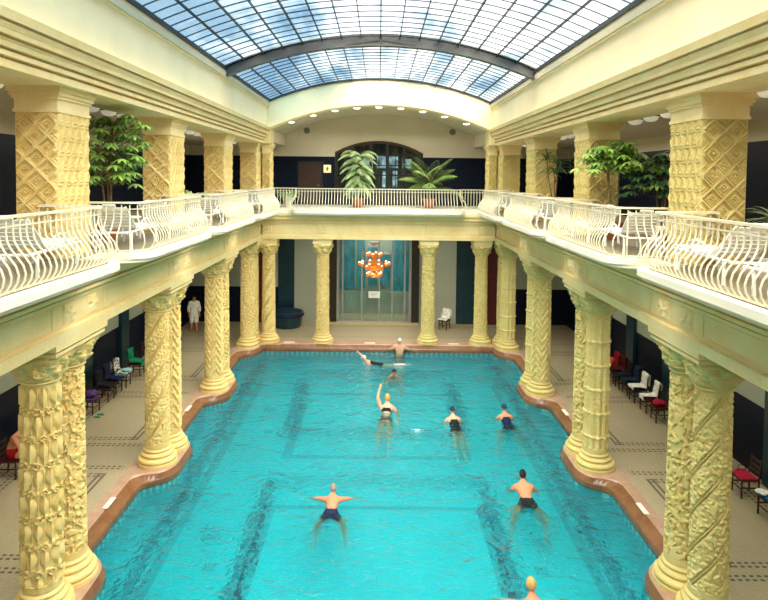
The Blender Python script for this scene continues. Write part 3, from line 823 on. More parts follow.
# big arched window of the upper gallery
win = empty('window_1', (-.025, YB + .1, GF), 0, kind='structure')
e = MB()
for x in (-2.2, -1.3, -.42, .42, 1.3, 2.2):
    w = .07 if abs(x) > 2 or abs(x) < .5 else .05
    e.box(x - w, x + w, -.1, .05, 0, warch(x * .97) - GF + .02)
for z, h in ((0.03, .06), (1.55, .06), (2.05, .05), (2.62, .05)): e.box(-2.2, 2.2, -.09, .04, z - h / 2 + .0, z + h / 2)
e.box(-2.2, 2.2, -.06, .04, 0, .45)
for x in (-1.75, -.86, 0, .86, 1.75): e.box(x - .018, x + .018, -.06, .04, .45, warch(x) - GF)
e.build('window_frame', M['wood_black'], win)
e = MB(); nn = 24; vs = []
for i in range(nn + 1): x = -2.27 + 4.54 * i / nn; z = warch(x) - GF; vs += [(x, -.12, z - .10), (x, -.12, z + .04), (x, .06, z - .10), (x, .06, z + .04)]
fs = []
for i in range(nn): a = 4 * i; fs += [(a, a + 4, a + 5, a + 1), (a + 2, a + 3, a + 7, a + 6), (a, a + 2, a + 6, a + 4), (a + 1, a + 5, a + 7, a + 3)]
e.add(vs, fs); e.build('arch_frame', M['wood'], win)
e = MB(); e.box(-2.2, 2.2, -.02, -.01, .45, 3.1); e.build('pane', M['glass'], win)
# room seen through the window
e = MB(); e.box(-3, 3, YB + 2.2, YB + 2.3, GF - .1, 9.6); e.box(-3, -2.9, YB + .2, YB + 2.3, GF - .1, 9.6); e.box(2.9, 3, YB + .2, YB + 2.3, GF - .1, 9.6); e.box(-3, 3, YB + .2, YB + 2.3, 9.5, 9.6); e.box(-3, 3, YB + .2, YB + 2.3, GF - .1, GF)
struct('wall_room_beyond', e, M['dark_panel'])
for i, (x, z, w, h) in enumerate(((-.62, 8.4, .5, .62), (.12, 8.42, .5, .66), (.78, 8.42, .5, .62), (1.5, 8.35, .5, .5), (.30, 7.5, .26, .9), (.86, 7.5, .26, .9), (-.9, 8.35, .2, .4))):
    e = MB(); e.box(x - w / 2, x + w / 2, YB + 2.14, YB + 2.19, z - h / 2, z + h / 2); f = e.build('window_%d' % (10 + i), M['window_lit']); tag(f, kind='structure')

# door, sign on upper back wall
def door_leaf(x, y, z, w, h, mat, n, rz=0):
    d = empty('door_%d' % n, (x, y, z), rz, kind='structure')
    MB().box(-w / 2, w / 2, -.05, 0, 0, h).build('door_leaf', M[mat], d)
    f = MB(); f.box(-w / 2 - .08, -w / 2, -.08, 0, 0, h + .08); f.box(w / 2, w / 2 + .08, -.08, 0, 0, h + .08); f.box(-w / 2, w / 2, -.08, 0, h, h + .08); f.build('door_frame', M['wood_black'], d)
    MB().tube([(w / 2 - .1, -.05, 1.0), (w / 2 - .1, -.11, 1.0), (w / 2 - .22, -.11, 1.0)], .012, 6).build('door_handle', M['grey_metal'], d)
door_leaf(-3.55, YB - .001, GF, 1.15, 2.15, 'wood', 1)
sg = MB(); sg.bevbox(-.19, .19, -.05, 0, -.2, .2, .012); s1 = sg.build('wall_sign', M['sign_cream']); s1.location = (-2.68, YB - .001, 8.0); tag(s1, 'small square cream lit sign on the blue tiled upper wall, left of the arched window', 'sign')
e = MB(); e.box(-.04, .04, -.056, -.05, -.1, .1); e.box(-.08, .08, -.056, -.05, -.02, .02); e.build('mark', M['sign_mark'], s1)

# lower back wall: glazed centre, pale panels, dark strips
def bw(x0, x1, z0, z1, mat, name, y=YB, d=.2):
    e = MB(); e.box(x0, x1, y, y + d, z0, z1); return struct(name, e, M[mat])
bw(-XW, -5.2, 1.85, 4.84, 'pale_panel', 'wall_back_left'); bw(-XW, -5.2, 0, 1.85, 'blue_tile', 'wall_back_left_dado')
bw(5.2, XW, 1.85, 4.84, 'pale_panel', 'wall_back_right'); bw(5.2, XW, 0, 1.85, 'blue_tile', 'wall_back_right_dado')
bw(-6.5, -5.75, 0, 4.84, 'red_dark', 'trim_red_left', YB - .12, .12); bw(5.65, 6.35, 0, 4.84, 'red_dark', 'trim_red_right', YB - .12, .12)
bw(-5.2, -4.35, 0, 4.84, 'teal_dark', 'wall_back_blue_left'); bw(4.05, 5.2, 0, 4.84, 'teal_dark', 'wall_back_blue_right')
bw(-4.35, -2.5, 0, 4.84, 'pale_panel', 'wall_back_pale_left'); bw(2.1, 4.05, 0, 4.84, 'pale_panel', 'wall_back_pale_right')
bw(-2.6, -2.15, 0, 4.84, 'dark_panel', 'trim_dark_left', YB - .15, .35); bw(1.72, 2.12, 0, 4.84, 'dark_panel', 'trim_dark_right', YB - .15, .35)
bw(-2.5, 2.1, -.12, .08, 'step', 'trim_step', YB - .35, .6)
# lobby behind glass
YL = YB + 3.2
e = MB(); e.box(-2.7, 2.3, YL, YL + .1, 0, 4.84); e.box(-2.7, -2.6, YB + .2, YL, 0, 4.84); e.box(2.2, 2.3, YB + .2, YL, 0, 4.84); e.box(-2.7, 2.3, YB + .2, YL, 4.6, 4.7)
struct('wall_lobby', e, M['pale_panel'])
e = MB(); e.box(-2.7, 2.3, YB + .2, YL, -.1, .02); struct('floor_lobby', e, M['step'])
e = MB(); e.box(-2.6, 2.2, YL - 1.0, YL - .85, 0, 1.25); struct('wall_lobby_parapet', e, M['pale_panel'])
for i, (x0, x1, z0, z1) in enumerate(((-2.15, -1.35, 1.2, 4.3), (-1.2, -.75, 1.3, 4.2), (.85, 1.75, 1.1, 4.3), (-.6, -.05, 1.4, 3.6), (.1, .7, 1.4, 3.2))):
    e = MB(); e.box(x0, x1, YL - .06, YL - .01, z0, z1); tag(e.build('window_%d' % (2 + i), M['turq']), kind='structure')  # turquoise curtains behind the glass, as panels that glow a little
d = empty('door_2', (-.22, YB + .05, .08), 0, kind='structure')
e = MB()
for x, w in ((-1.9, .07), (-1.62, .035), (-.62, .03), (.28, .03), (.95, .03), (1.6, .035), (1.9, .07)): e.box(x - w, x + w, -.05, .05, 0, 4.6)
e.box(-1.9, 1.9, -.05, .05, 0, .07); e.box(-1.9, 1.9, -.05, .05, 4.5, 4.6)
e.build('door_frame', M['grey_metal'], d)
e = MB(); e.box(-1.88, 1.88, -.01, .01, .07, 4.5); e.build('pane', M['glass'], d)
e = MB(); e.bevbox(-.30, .30, -.10, -.06, -.17, .17, .01); s2 = e.build('door_notice', M['sign_white']); s2.location = (-.2, YB + .05, 1.5); tag(s2, 'white rectangular notice on the glass doors under the chandelier', 'notice')
e = MB()
for k in range(3): e.box(-.2, .2 - .06 * k, -.104, -.10, .07 - k * .07, .09 - k * .07)
e.build('printed_lines', M['grey'], s2)

# covered basin beside the left pale panel
e = empty('round_basin', (-4.55, 31.1, 0), 0, 'dark blue glazed round basin at the foot of the blue pillar, far left', 'basin')
b = MB(); b.lathe([(.62, 0), (.68, .1), (.72, .5), (.80, .62), (.80, .78), (.72, .80), (.66, .70), (.5, .6)], 32); b.build('bowl', M['teal_dark'], e, True)
MB().lathe([(.7, .70), (.6, .82), (.3, .9), (.02, .93)], 32).build('cover', M['deepblue'], e, True)
MB().lathe([(.74, .56), (.83, .6), (.83, .66), (.74, .68)], 32, cap=False).build('rim_band', M['navy'], e, True)

# ------------------------------------------------------------------ skylight
def roof_section(y0, y1, dz, n):
    w = empty('window_%d' % n, (0, y0, GZ + dz), 0, kind='structure')
    w['label'] = 'arched glass roof section'
    N = 16
    g = MB(); g.grid(48, 1, lambda i, j: ((lambda x: (x, (y1 - y0) * j, vault(x) - GZ))(-GW + 2 * GW * i / 48)))
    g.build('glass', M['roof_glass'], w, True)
    for i in range(N + 1):
        x = -GW + 2 * GW * i / N; z = vault(x) - GZ; s = .022 if i % 4 else .034
        MB().box(x - s / 2, x + s / 2, 0, y1 - y0, z - .05, z + .02).build('glazing_bar', M['bar'], w)
    c = MB(); k = 0; y = .0
    while y < y1 - y0:
        c.ribbon([(0, 0, 0), (0, 0, 0)], 0, 0) if False else None
        pts = [(-GW + 2 * GW * i / 32) for i in range(33)]
        vs = []
        for x in pts:
            z = vault(x) - GZ
            vs += [(x, y - .009, z - .02), (x, y + .009, z - .02), (x, y + .009, z + .01), (x, y - .009, z + .01)]
        fs = []
        for i in range(32):
            for q in range(4): r = (q + 1) % 4; fs.append((i * 4 + q, i * 4 + r, i * 4 + 4 + r, i * 4 + 4 + q))
        c.add(vs, fs); y += .56
    o = c.build('cross_bars', M['bar'], w); 
    return w
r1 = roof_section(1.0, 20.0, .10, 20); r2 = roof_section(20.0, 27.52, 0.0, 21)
r1['label'] = 'near section of the arched glass roof'; r2['label'] = 'far section of the arched glass roof beyond the steel rib'
# edge gutters
for s, nm in ((-1, 'left'), (1, 'right')):
    e = MB(); e.box(*sorted((s * (GW - .04), s * (GW + .12))), 1.0, 20.0, GZ + .0, GZ + .11); e.box(*sorted((s * (GW - .05), s * (GW + .1))), 20.0, 27.5, GZ - .05, GZ + .06)
    struct('trim_gutter_' + nm, e, M['bar'])
# curved steel rib
def rib(y0, y1, zb, zt, mat, name, parent=None, xs=GW):
    e = MB(); n = 40; vs = []
    for i in range(n + 1):
        x = -xs + 2 * xs * i / n; zv = arch_z(min(abs(x), xs), xs, 0, GR); a, b = zb(x), zt(x)
        vs += [(x, y0, zv + a), (x, y1, zv + a), (x, y1, zv + b), (x, y0, zv + b)]
    fs = []
    for i in range(n):
        for q in range(4): r = (q + 1) % 4; fs.append((i * 4 + q, i * 4 + r, i * 4 + 4 + r, i * 4 + 4 + q))
    fs += [(3, 2, 1, 0), (4 * n, 4 * n + 1, 4 * n + 2, 4 * n + 3)]
    e.add(vs, fs); return e.build(name, M[mat], parent)
rb = empty('roof_rib', (0, 19.7, GZ), 0, 'curved dark grey steel rib crossing the glass roof above the pool', 'roof beam')
rib(0, .12, lambda x: -.16, lambda x: .12 + .06 * cos(x / GW * pi / 2), 'metal', 'web', rb)
rib(-.12, .24, lambda x: .10 + .06 * cos(x / GW * pi / 2), lambda x: .15 + .06 * cos(x / GW * pi / 2), 'grey_metal', 'top_flange', rb)
rib(-.08, .20, lambda x: -.20, lambda x: -.16, 'metal', 'bottom_flange', rb)
e = MB(); e.tube([(-1.1, .0, GR - .18), (0, 0, GR - .02), (1.1, .0, GR - .18)], .03, 6); e.tube([(-1.1, 0, GR - .18), (1.1, 0, GR - .18)], .02, 6); e.tube([(0, 0, GR - .2), (0, 0, GR + .1)], .05, 6)
e.build('brace', M['metal'], rb)

# ------------------------------------------------------------------ ceiling lamps
def lamp_meshes():
    a = MB().lathe([(.19, 0), (.2, -.02), (.2, -.06), (.17, -.07)], 20).mesh('lamp_base', M['metal'], True)
    b = MB().lathe([(.18, -.06), (.175, -.10), (.14, -.15), (.08, -.18), (.01, -.19)], 20).mesh('lamp_shade', M['lamp_glass'], True)
    c = MB().lathe([(.16, -.03), (.15, -.06), (.1, -.09), (.01, -.10)], 16).mesh('lamp_shade', M['lamp_lit'], True)
    return a, b, c
LA, LB, LC = lamp_meshes()
def lamp(x, y, z, label, group, lit=False, tilt=0):
    e = empty('ceiling_lamp', (x, y, z), 0, label, 'ceiling lamp', group)
    if tilt: e.rotation_euler = (0, tilt, 0)
    inst('lamp_base', LA, e); inst('lamp_shade', LC if lit else LB, e)
    if lit: e.children[0].scale = (.8, .8, .5)
words = ['first', 'second', 'third', 'fourth', 'fifth', 'sixth', 'seventh', 'eighth', 'ninth', 'tenth', 'eleventh', 'twelfth', 'thirteenth', 'fourteenth', 'fifteenth', 'sixteenth', 'seventeenth', 'eighteenth', 'nineteenth', 'twentieth', 'twenty-first', 'twenty-second']
for s, nm in ((-1, 'left'), (1, 'right')):
    k = 0; y = 10.2
    while y < 27:
        if y < 10.5 or (abs(((y - P0 + BAY / 2) % BAY) - BAY / 2) > .2):
            lamp(s * 6.35, y, 9.15, f'round milk-glass lamp under the {nm} upper gallery ceiling, {words[k]} from the camera', 'lamps along the gallery ceilings'); k += 1
        y += .88
xs_ = [-4.0 + i * 1.0 for i in range(9)]
for i, x in enumerate(xs_):
    lamp(x - .05, 28.4, inner_arch(x) + .05, f'small lit lamp under the big arch, {words[i]} from the left', 'lit lamps following the arch', True)
xs_ = [-4.25, -3.75, -3.2, -1.7, -.95, -.2, .6, 1.35, 3.0, 3.55, 4.1]
for i, x in enumerate(xs_):
    lamp(x, 28.9, 4.84, f'small lit lamp on the ceiling of the far lower hall, {words[i]} from the left', 'lit lamps of the far lower hall', True)
for s, nm in ((-1, 'left'), (1, 'right')):     # dark detectors on the upper back wall
    e = MB(); e.lathe([(.16, 0), (.17, -.03), (.12, -.06), (.02, -.07)], 16, T=Matrix.Rotation(R(90), 4, 'X')); o = e.build('wall_vent', M['grey'], None, True); o.location = (s * 3.75 + .0, YB - .01, 9.95)
    tag(o, f'small dull round vent high on the upper back wall, {nm} of the arched window', 'vent', 'round vents on the upper back wall')

# chandelier
ch = empty('chandelier', (-.2, 30.2, 3.35), 0, 'glowing amber chandelier hanging before the far glass doors', 'chandelier')
MB().tube([(0, 0, .55), (0, 0, 1.49)], .015, 6).build('chain', M['brass'], ch)
MB().lathe([(.02, .9), (.12, .93), (.24, 1.02), (.24, 1.1), (.02, 1.12)], 20).build('canopy', M['grey_metal'], ch, True)
b = MB().lathe([(.02, -.62), (.10, -.55), (.14, -.45), (.07, -.3), (.18, -.12), (.24, 0), (.18, .14), (.07, .3), (.12, .45), (.05, .56)], 20).build('body', M['brass'], ch, True)
for nm_, r, z, n_, off_ in (('upper', .34, .45, 6, .3), ('middle', .72, 0, 10, 0), ('inner', .38, -.2, 6, .2), ('lower', .34, -.52, 6, .3)):
    rg = MB(); rg.tube([(r * cos(2 * pi * k / 32), r * sin(2 * pi * k / 32), z - .06) for k in range(33)], .022, 6).build('ring', M['brass'], ch)
    for k in range(n_):
        a = 2 * pi * k / n_ + off_; c, s_ = r * cos(a), r * sin(a)
        MB().tube([(0, 0, z * .8), (c * .6, s_ * .6, z - .12), (c, s_, z - .05)], .013, 5).build('arm', M['brass'], ch)
        MB().lathe([(.03, -.06), (.06, -.03), (.08, .02), (.075, .06), (.05, .07)], 12, T=Matrix.Translation((c, s_, z))).build('lamp_shade', M['amber'], ch, True)
        MB().sphere((c, s_, z + .07), .05, 10, 6).build('bulb', M['bulb'], ch, True)
pl = bpy.data.lights.new('chandelier_light', 'POINT'); pl.energy = 60; pl.color = (1, .7, .4); pl.shadow_soft_size = .5
po = bpy.data.objects.new('chandelier_light', pl); COL.objects.link(po); po.parent = ch; po.location = (0, -.1, -.75)
# light of the lit lamps of the far halls (soft, warm)
for x, y, z, e_, sx, sy in ((0, 30.0, 4.6, 70, 8.5, 2.0), (0, 30.0, 9.9, 60, 8.0, 2.0)):
    al = bpy.data.lights.new('hall_lamps', 'AREA'); al.shape = 'RECTANGLE'; al.size = sx; al.size_y = sy; al.energy = e_; al.color = (1, .93, .8)
    ao = bpy.data.objects.new('hall_lamps', al); COL.objects.link(ao); ao.location = (x, y, z)
# added fill for side aisles and galleries; only the aisles get a made-up fixture
for s, nm in ((-1, 'left'), (1, 'right')):
    for k, pc in enumerate(PAIRS):
        yy = pc - BAY / 2
        for zz, pw, xx, wh in ((4.84, 52, 8.0, 'lower aisle'), (9.15, 45, 8.0, 'upper gallery, wall side')):
            if zz < 6: lamp(s * xx, yy, zz, f'added milk-glass fill lamp on the ceiling of the {nm} {wh}, {ordn[k]}', 'added fill lamps of the side aisles', True)
            al = bpy.data.lights.new('side_fill_light', 'AREA'); al.shape = 'RECTANGLE'; al.size = 2.4; al.size_y = 4.6; al.energy = pw; al.color = (1, .90, .74)
            ao = bpy.data.objects.new('side_fill_light', al); COL.objects.link(ao); ao.location = (s * xx, yy, zz - .22)
al = bpy.data.lights.new('lobby_fill', 'AREA'); al.size = 2.5; al.energy = 60; al.color = (1, .96, .9)  # added area light to brighten the lobby, no fixture there
ao = bpy.data.objects.new('lobby_fill', al); COL.objects.link(ao); ao.location = (-.2, YB + 1.8, 4.5)

# ------------------------------------------------------------------ sun loungers
def make_lounger():
    e = empty('sun_lounger', (0, 0, 0))
    f = MB()
    for s in (-1, 1): f.tube([(s * .31, -.95, .30), (s * .32, -.9, .34), (s * .32, .35, .34), (s * .32, .95, .34)], .025, 6)
    f.tube([(-.31, -.95, .30), (0, -.99, .29), (.31, -.95, .30)], .025, 6); f.tube([(-.32, .95, .34), (.32, .95, .34)], .022, 6)
    f.build('frame', M['plastic'], e, True)
    s_ = MB()
    for k in range(11):
        y = -.88 + k * .112; z = .365 + .012 * cos(k * .6); s_.bevbox(-.30, .30, y, y + .09, z, z + .018, .006)
    s_.build('seat', M['plastic'], e)
    b = MB(); T = Matrix.Translation((0, .36, .37)) @ Matrix.Rotation(R(38), 4, 'X')
    for k in range(7): b.bevbox(-.29, .29, k * .105, k * .105 + .085, 0, .018, .006, T)
    for s in (-1, 1): b.box(s * .30 - .015, s * .30 + .015, 0, .74, -.015, .02, T)
    b.box(-.12, .12, .74, .80, -.01, .025, T)
    b.build('backrest', M['plastic'], e)
    for s in (-1, 1):
        MB().tube([(s * .33, .28, .36), (s * .36, .22, .52), (s * .37, 0, .56), (s * .36, -.22, .52), (s * .33, -.28, .36)], .022, 6).build('armrest', M['plastic'], e, True)
        for y in (-.72, .7): MB().tube([(s * .32, y, .34), (s * .33, y + .02, .17), (s * .34, y + .04, .0)], [.03, .025, .028], 6).build('leg', M['plastic'], e, True)
    return e
lounger = None; OD = ['nearest', 'second nearest', 'third nearest', 'farthest']
for s, nm in ((-1, 'left'), (1, 'right')):
    for bi, (a, b, od) in enumerate(BAYS):
        for k, yy in enumerate(((a + b) / 2 - 1.05, (a + b) / 2 + 1.1)):
            if lounger is None: lounger = make_lounger(); o = lounger
            else: o = copy_tree(lounger)
            o.location = (s * (5.08 + .08 * random.random()), yy, GF + .005); o.rotation_euler = (0, 0, (pi if k else pi) + s * random.uniform(-.12, .12))
            tag(o, f'white sun lounger on the {od} {nm} balcony, {"farther" if k else "nearer"} of its two', 'sun lounger', 'white sun loungers on the balconies')
def make_table():
    e = empty('side_table', (0, 0, 0))
    MB().lathe([(.02, .42), (.27, .42), (.29, .44), (.29, .455), (.27, .465), (.02, .465)], 24).build('tabletop', M['plastic'], e, True)
    for k in range(3):
        a = k * 2 * pi / 3; MB().tube([(.1 * cos(a), .1 * sin(a), .42), (.2 * cos(a), .2 * sin(a), .0)], .02, 6).build('leg', M['plastic'], e, True)
    return e
tb = make_table(); tb.location = (-5.9, 14.6, GF); tag(tb, 'round white plastic side table by the left gallery sun loungers', 'side table', 'white side tables')
t2 = copy_tree(tb); t2.location = (5.95, 13.0, GF); relabel(t2, 'round white plastic side table by the right gallery sun loungers')

# ------------------------------------------------------------------ plants
def leaf_blade(e, base, d, length, width, droop, up=Vector((0, 0, 1)), seg=4):
    """one folded leaf from base along d"""
    d = d.normalized(); side = d.cross(up); side = side.normalized() if side.length > .01 else Vector((1, 0, 0)); p = Vector(base); vs = []; dd = d.copy()
    for i in range(seg + 1):
        f = i / seg; w = width * (sin(pi * min(.97, .12 + f * .86)) ** .8) * .5
        nrm = side.cross(dd)
        vs += [p - side * w - nrm * w * .25, p, p + side * w - nrm * w * .25]
        dd = (dd + Vector((0, 0, -droop / seg))).normalized(); p = p + dd * (length / seg)
    fs = []
    for i in range(seg):
        a = i * 3; fs += [(a, a + 1, a + 4, a + 3), (a + 1, a + 2, a + 5, a + 4)]
    e.add(vs, fs)
def pot(parent, r, h, mat='pot'):
    p = MB().lathe([(r * .7, 0), (r * .95, h * .85), (r * 1.08, h * .86), (r * 1.08, h), (r * .93, h), (r * .9, h * .9)], 24).build('pot', M[mat], parent, True)
    MB().lathe([(r * .9, h * .85), (r * .4, h * .93), (.01, h * .93)], 20, cap=False).build('soil', M['soil'], p)
def umbrella_tree(loc, H, spread, label, mats, seed, n=46, zlo=.35):
    rnd = random.Random(seed); e = empty('potted_umbrella_tree', loc, 0, label, 'potted plant', 'potted plants of the galleries')
    pot(e, .24, .42)
    st = MB(); fo = MB(); fo2 = MB()
    tips = []
    for k in range(3):
        a = rnd.uniform(0, 6.3); q = rnd.uniform(.05, .25) * spread
        pts = [(0.05 * cos(a), .05 * sin(a), .38)]
        for i in range(1, 6): f = i / 5; pts.append((q * f * cos(a) + .05 * cos(a) + rnd.uniform(-.03, .03), q * f * sin(a) + rnd.uniform(-.03, .03), .38 + (H - .75) * f * rnd.uniform(.92, 1)))
        st.tube(pts, [.028, .026, .022, .02, .016, .012], 6); tips.append([Vector(p) for p in pts])
    for k in range(n):
        tr = rnd.choice(tips); f = rnd.uniform(zlo, 1.0); i = min(4, int(f * 5)); b0 = tr[i].lerp(tr[i + 1], f * 5 - i)
        a = rnd.uniform(0, 6.3); r = spread * rnd.uniform(.25, 1) * (1 - .45 * max(0, f - .7) / .3); tip = b0 + Vector((r * cos(a), r * sin(a), rnd.uniform(.05, .3)))
        st.tube([b0, b0.lerp(tip, .5) + Vector((0, 0, .06)), tip], .006, 4, cap=False)
        m_ = fo if rnd.random() < .65 else fo2
        for q in range(8):
            b = a + 2 * pi * q / 8; leaf_blade(m_, tip, Vector((cos(b), sin(b), .12)), rnd.uniform(.20, .30), .085, 1.1)
    st.build('stem', M['bark'], e, True); fo.build('foliage', M[mats[0]], e); fo2.build('young_foliage', M[mats[1]], e); return e
umbrella_tree((-5.95, 13.6, GF), 3.0, 1.0, 'tall bushy umbrella plant between the two nearest piers of the left gallery', ('leaf', 'leaf_bright'), 3, 130)
umbrella_tree((5.6, 14.85, GF), 2.55, .78, 'bright green umbrella plant before the second pier of the right gallery', ('leaf_bright', 'leaf'), 11, 95, .68)
umbrella_tree((6.55, 14.4, GF), 2.35, .85, 'dark green umbrella plant beside the nearest pier of the right gallery', ('leaf_dark', 'leaf'), 21, 110, .4)
def dracaena(loc, H, label):
    rnd = random.Random(5); e = empty('potted_dracaena', loc, 0, label, 'potted plant', 'potted plants of the galleries'); pot(e, .2, .38, 'pot_white')
    st = MB(); fo = MB()
    for (dx, dy, h) in ((-.28, 0, H), (.12, .1, H - .25), (-.05, -.1, H - .5)):
        pts = [(0, 0, .34), (dx * .2, dy * .3, .7), (dx * .8, dy, h * .6), (dx, dy, h - .45)]; st.tube(pts, [.022, .02, .017, .014], 6)
        for k in range(34):
            a = rnd.uniform(0, 6.3); el = rnd.uniform(.1, 1.3); leaf_blade(fo, (dx, dy, h - .5 + k * .006), Vector((cos(a), sin(a), el)), rnd.uniform(.55, .8), .045, 1.2, seg=6)
    st.build('stem', M['bark'], e, True); fo.build('foliage', M['leaf_dark'], e)
dracaena((5.75, 20.3, GF), 2.55, 'spiky dracaena with thin forked stems between second and third piers of the right gallery')
def fern(loc, r, label, mats='leaf', h=.35, n=60, seed=1, name='potted_fern'):
    rnd = random.Random(seed); e = empty(name, loc, 0, label, 'potted plant', 'potted plants of the galleries'); pot(e, .2, h, 'pot_white'); fo = MB()
    for k in range(n):
        a = rnd.uniform(0, 6.3); leaf_blade(fo, (.08 * cos(a), .08 * sin(a), h * .9), Vector((cos(a), sin(a), rnd.uniform(.5, 2.2))), r * rnd.uniform(.8, 1.3), .07, 1.6, seg=6)
    fo.build('foliage', M[mats], e)
fern((-5.95, 19.7, GF), .55, 'low leafy fern between second and third piers of the left gallery', 'leaf_pale', .75, seed=2)
fern((-4.25, 28.9, GF), .55, 'small feathery fern at the left of the far gallery, before the door', 'leaf_pale', .55, seed=3)
fern((7.35, 11.3, GF), .6, 'leafy fern beside the nearest pier at the right edge', 'leaf', .75, seed=4)
def palm(loc, H, nf, fl, label, mat, droop, seed, el=(.2, 1.2), lw=.05):
    rnd = random.Random(seed); e = empty('potted_palm', loc, 0, label, 'potted plant', 'potted plants of the galleries'); pot(e, .3, .45); st = MB(); fo = MB()
    st.tube([(0, 0, .4), (.02, 0, H * .45), (0, .02, H * .8)], [.05, .035, .025], 8)
    for k in range(nf):
        a = k * 2.4 + rnd.uniform(-.2, .2); f = k / nf; z0 = .4 + (H * .8 - .4) * (0.25 + .75 * f) if droop > 1.5 else H * .5 + .3 * f
        d = Vector((cos(a), sin(a), el[0] + (el[1] - el[0]) * f)).normalized(); p = Vector((0, 0, z0)); ln = fl * rnd.uniform(.85, 1.1); seg = 10; pts = [p.copy()]; dirs = [d.copy()]
        for i in range(seg):
            p = p + d * ln / seg; d = (d + Vector((0, 0, -droop / seg))).normalized(); pts.append(p.copy()); dirs.append(d.copy())
        st.tube(pts, [.012 * (1 - .8 * i / seg) for i in range(seg + 1)], 4, cap=False)
        for i in range(2, seg * 2 + 1):
            j = i / 2; q = int(min(j, seg - .01)); c = pts[q].lerp(pts[q + 1], j - q) if q < seg else pts[seg]; dd = dirs[min(q, seg)]
            sd_ = dd.cross(Vector((0, 0, 1))); sd_ = sd_.normalized() if sd_.length > .05 else Vector((1, 0, 0)); wl = .30 * fl * sin(pi * min(.95, .15 + j / seg * .8))
            for s in (-1, 1): leaf_blade(fo, c, sd_ * s + dd * .7 + Vector((0, 0, .05)), wl, lw, .9, seg=2)
    st.build('stem', M['bark'], e, True); fo.build('foliage', M[mat], e); return e
palm((-1.0, 29.2, GF), 3.1, 44, 1.05, 'tall pale palm with drooping tiers before the arched window', 'leaf_pale', 2.3, 4, (.1, 1.4), .045)
palm((2.35, 29.2, GF), 1.75, 15, 1.7, 'low spreading palm with arching fronds, right of the arched window', 'leaf', 1.5, 8, (.45, 3.2), .06)

# ------------------------------------------------------------------ wooden chairs and what lies on them
def make_chair(seatmat='red'):
    e = empty('wooden_chair', (0, 0, 0))      # faces -y
    for x in (-.2, .2):
        MB().tube([(x, -.2, 0), (x, -.2, .42)], .022, 6).build('leg', M['wood'], e)
        MB().tube([(x, .22, 0), (x, .20, .44), (x, .26, .92)], .022, 6).build('leg', M['wood'], e)
    MB().bevbox(-.24, .24, -.24, .23, .42, .445, .01).build('seat_frame', M['wood'], e)
    MB().bevbox(-.22, .22, -.22, .20, .445, .49, .02).build('seat', M[seatmat], e)
    b = MB()
    for z, y in ((.86, .25), (.72, .235), (.60, .22)): b.box(-.2, .2, y - .012, y + .012, z - .03, z + .03)
    b.build('backrest', M['wood'], e)
    s_ = MB(); s_.box(-.2, .2, -.21, -.19, .2, .23); s_.box(-.21, -.19, -.2, .2, .24, .27); s_.box(.19, .21, -.2, .2, .24, .27); s_.build('stretcher', M['wood'], e)
    return e
def drape(name, w, front, back, mat, seed=0, thick=.018, lump=.02):
    """cloth hung over a chair back and seat: closed wavy sheet following seat, back and over the top"""
    rnd = random.Random(seed); ph = [rnd.uniform(0, 6) for _ in range(4)]
    path = [(-.27, .53 - front), (-.26, .515), (0, .52), (.17, .53), (.2, .6), (.225, .8), (.24, .935), (.275, .955), (.31, .92), (.30, .92 - back)]
    pts = []
    for (a, b), (c, d) in zip(path, path[1:]):
        for k in range(3): pts.append((a + (c - a) * k / 3, b + (d - b) * k / 3))
    pts.append(path[-1]); n = len(pts) - 1; nu = 12; e = MB(); V = []
    for side in (0, 1):
        for j, (y, z) in enumerate(pts):
            for i in range(nu + 1):
                u = i / nu - .5; ww = w * (1 + .07 * sin(j * .5 + ph[0]))
                dz = lump * sin(u * 17 + ph[1] + j * .4) + lump * .6 * sin(u * 31 + ph[2])
                V.append((u * ww + .02 * sin(j * .7 + ph[3]), y + dz * .5 * (1 if j > 11 else .2) + (thick if side and j > 12 else 0) * (1 if j > 20 else -1), z + abs(dz) * .7 + (thick if side else 0)))
    m_ = (n + 1) * (nu + 1); fs = []
    for j in range(n):
        for i in range(nu):
            a = j * (nu + 1) + i; b = a + 1; c = a + nu + 2; d = a + nu + 1; fs += [(a, b, c, d), (m_ + a, m_ + d, m_ + c, m_ + b)]
    e.add(V, fs); return e.build(name, M[mat], None, True)
def cushion_heap(name, sx, sy, sz, mat, seed):
    rnd = random.Random(seed); p1, p2 = rnd.uniform(0, 6), rnd.uniform(0, 6); e = MB()
    def p(i, j):
        a = 2 * pi * i / 20; b = -pi / 2 + pi * j / 10; r = 1 + .12 * sin(3 * a + p1) * cos(b) + .1 * sin(5 * a + p2 + 3 * b)
        return (sx * cos(a) * cos(b) * r, sy * sin(a) * cos(b) * r, sz * (sin(b) * r * .9 + .92))
    e.grid(20, 10, p, closed_u=True); return e.build(name, M[mat], None, True)
chair0 = None
def place_chair(x, y, rz, label, seat='maroon'):
    global chair0
    if chair0 is None: chair0 = make_chair(); o = chair0
    else: o = copy_tree(chair0)
    o.location = (x, y, 0); o.rotation_euler = (0, 0, rz); tag(o, label, 'chair', 'wooden chairs along the walls')
    if seat != 'red':
        for c in o.children:
            if c.name.startswith('seat') and not c.name.startswith('seat_frame'):
                k = 'seat_' + seat
                if k not in CACHE: me = c.data.copy(); me.materials.clear(); me.materials.append(M[seat]); CACHE[k] = me
                c.data = CACHE[k]
    return o
def put(o, x, y, rz, label, cat, z=0):
    o.location = (x, y, z); o.rotation_euler = (0, 0, rz); tag(o, label, cat)
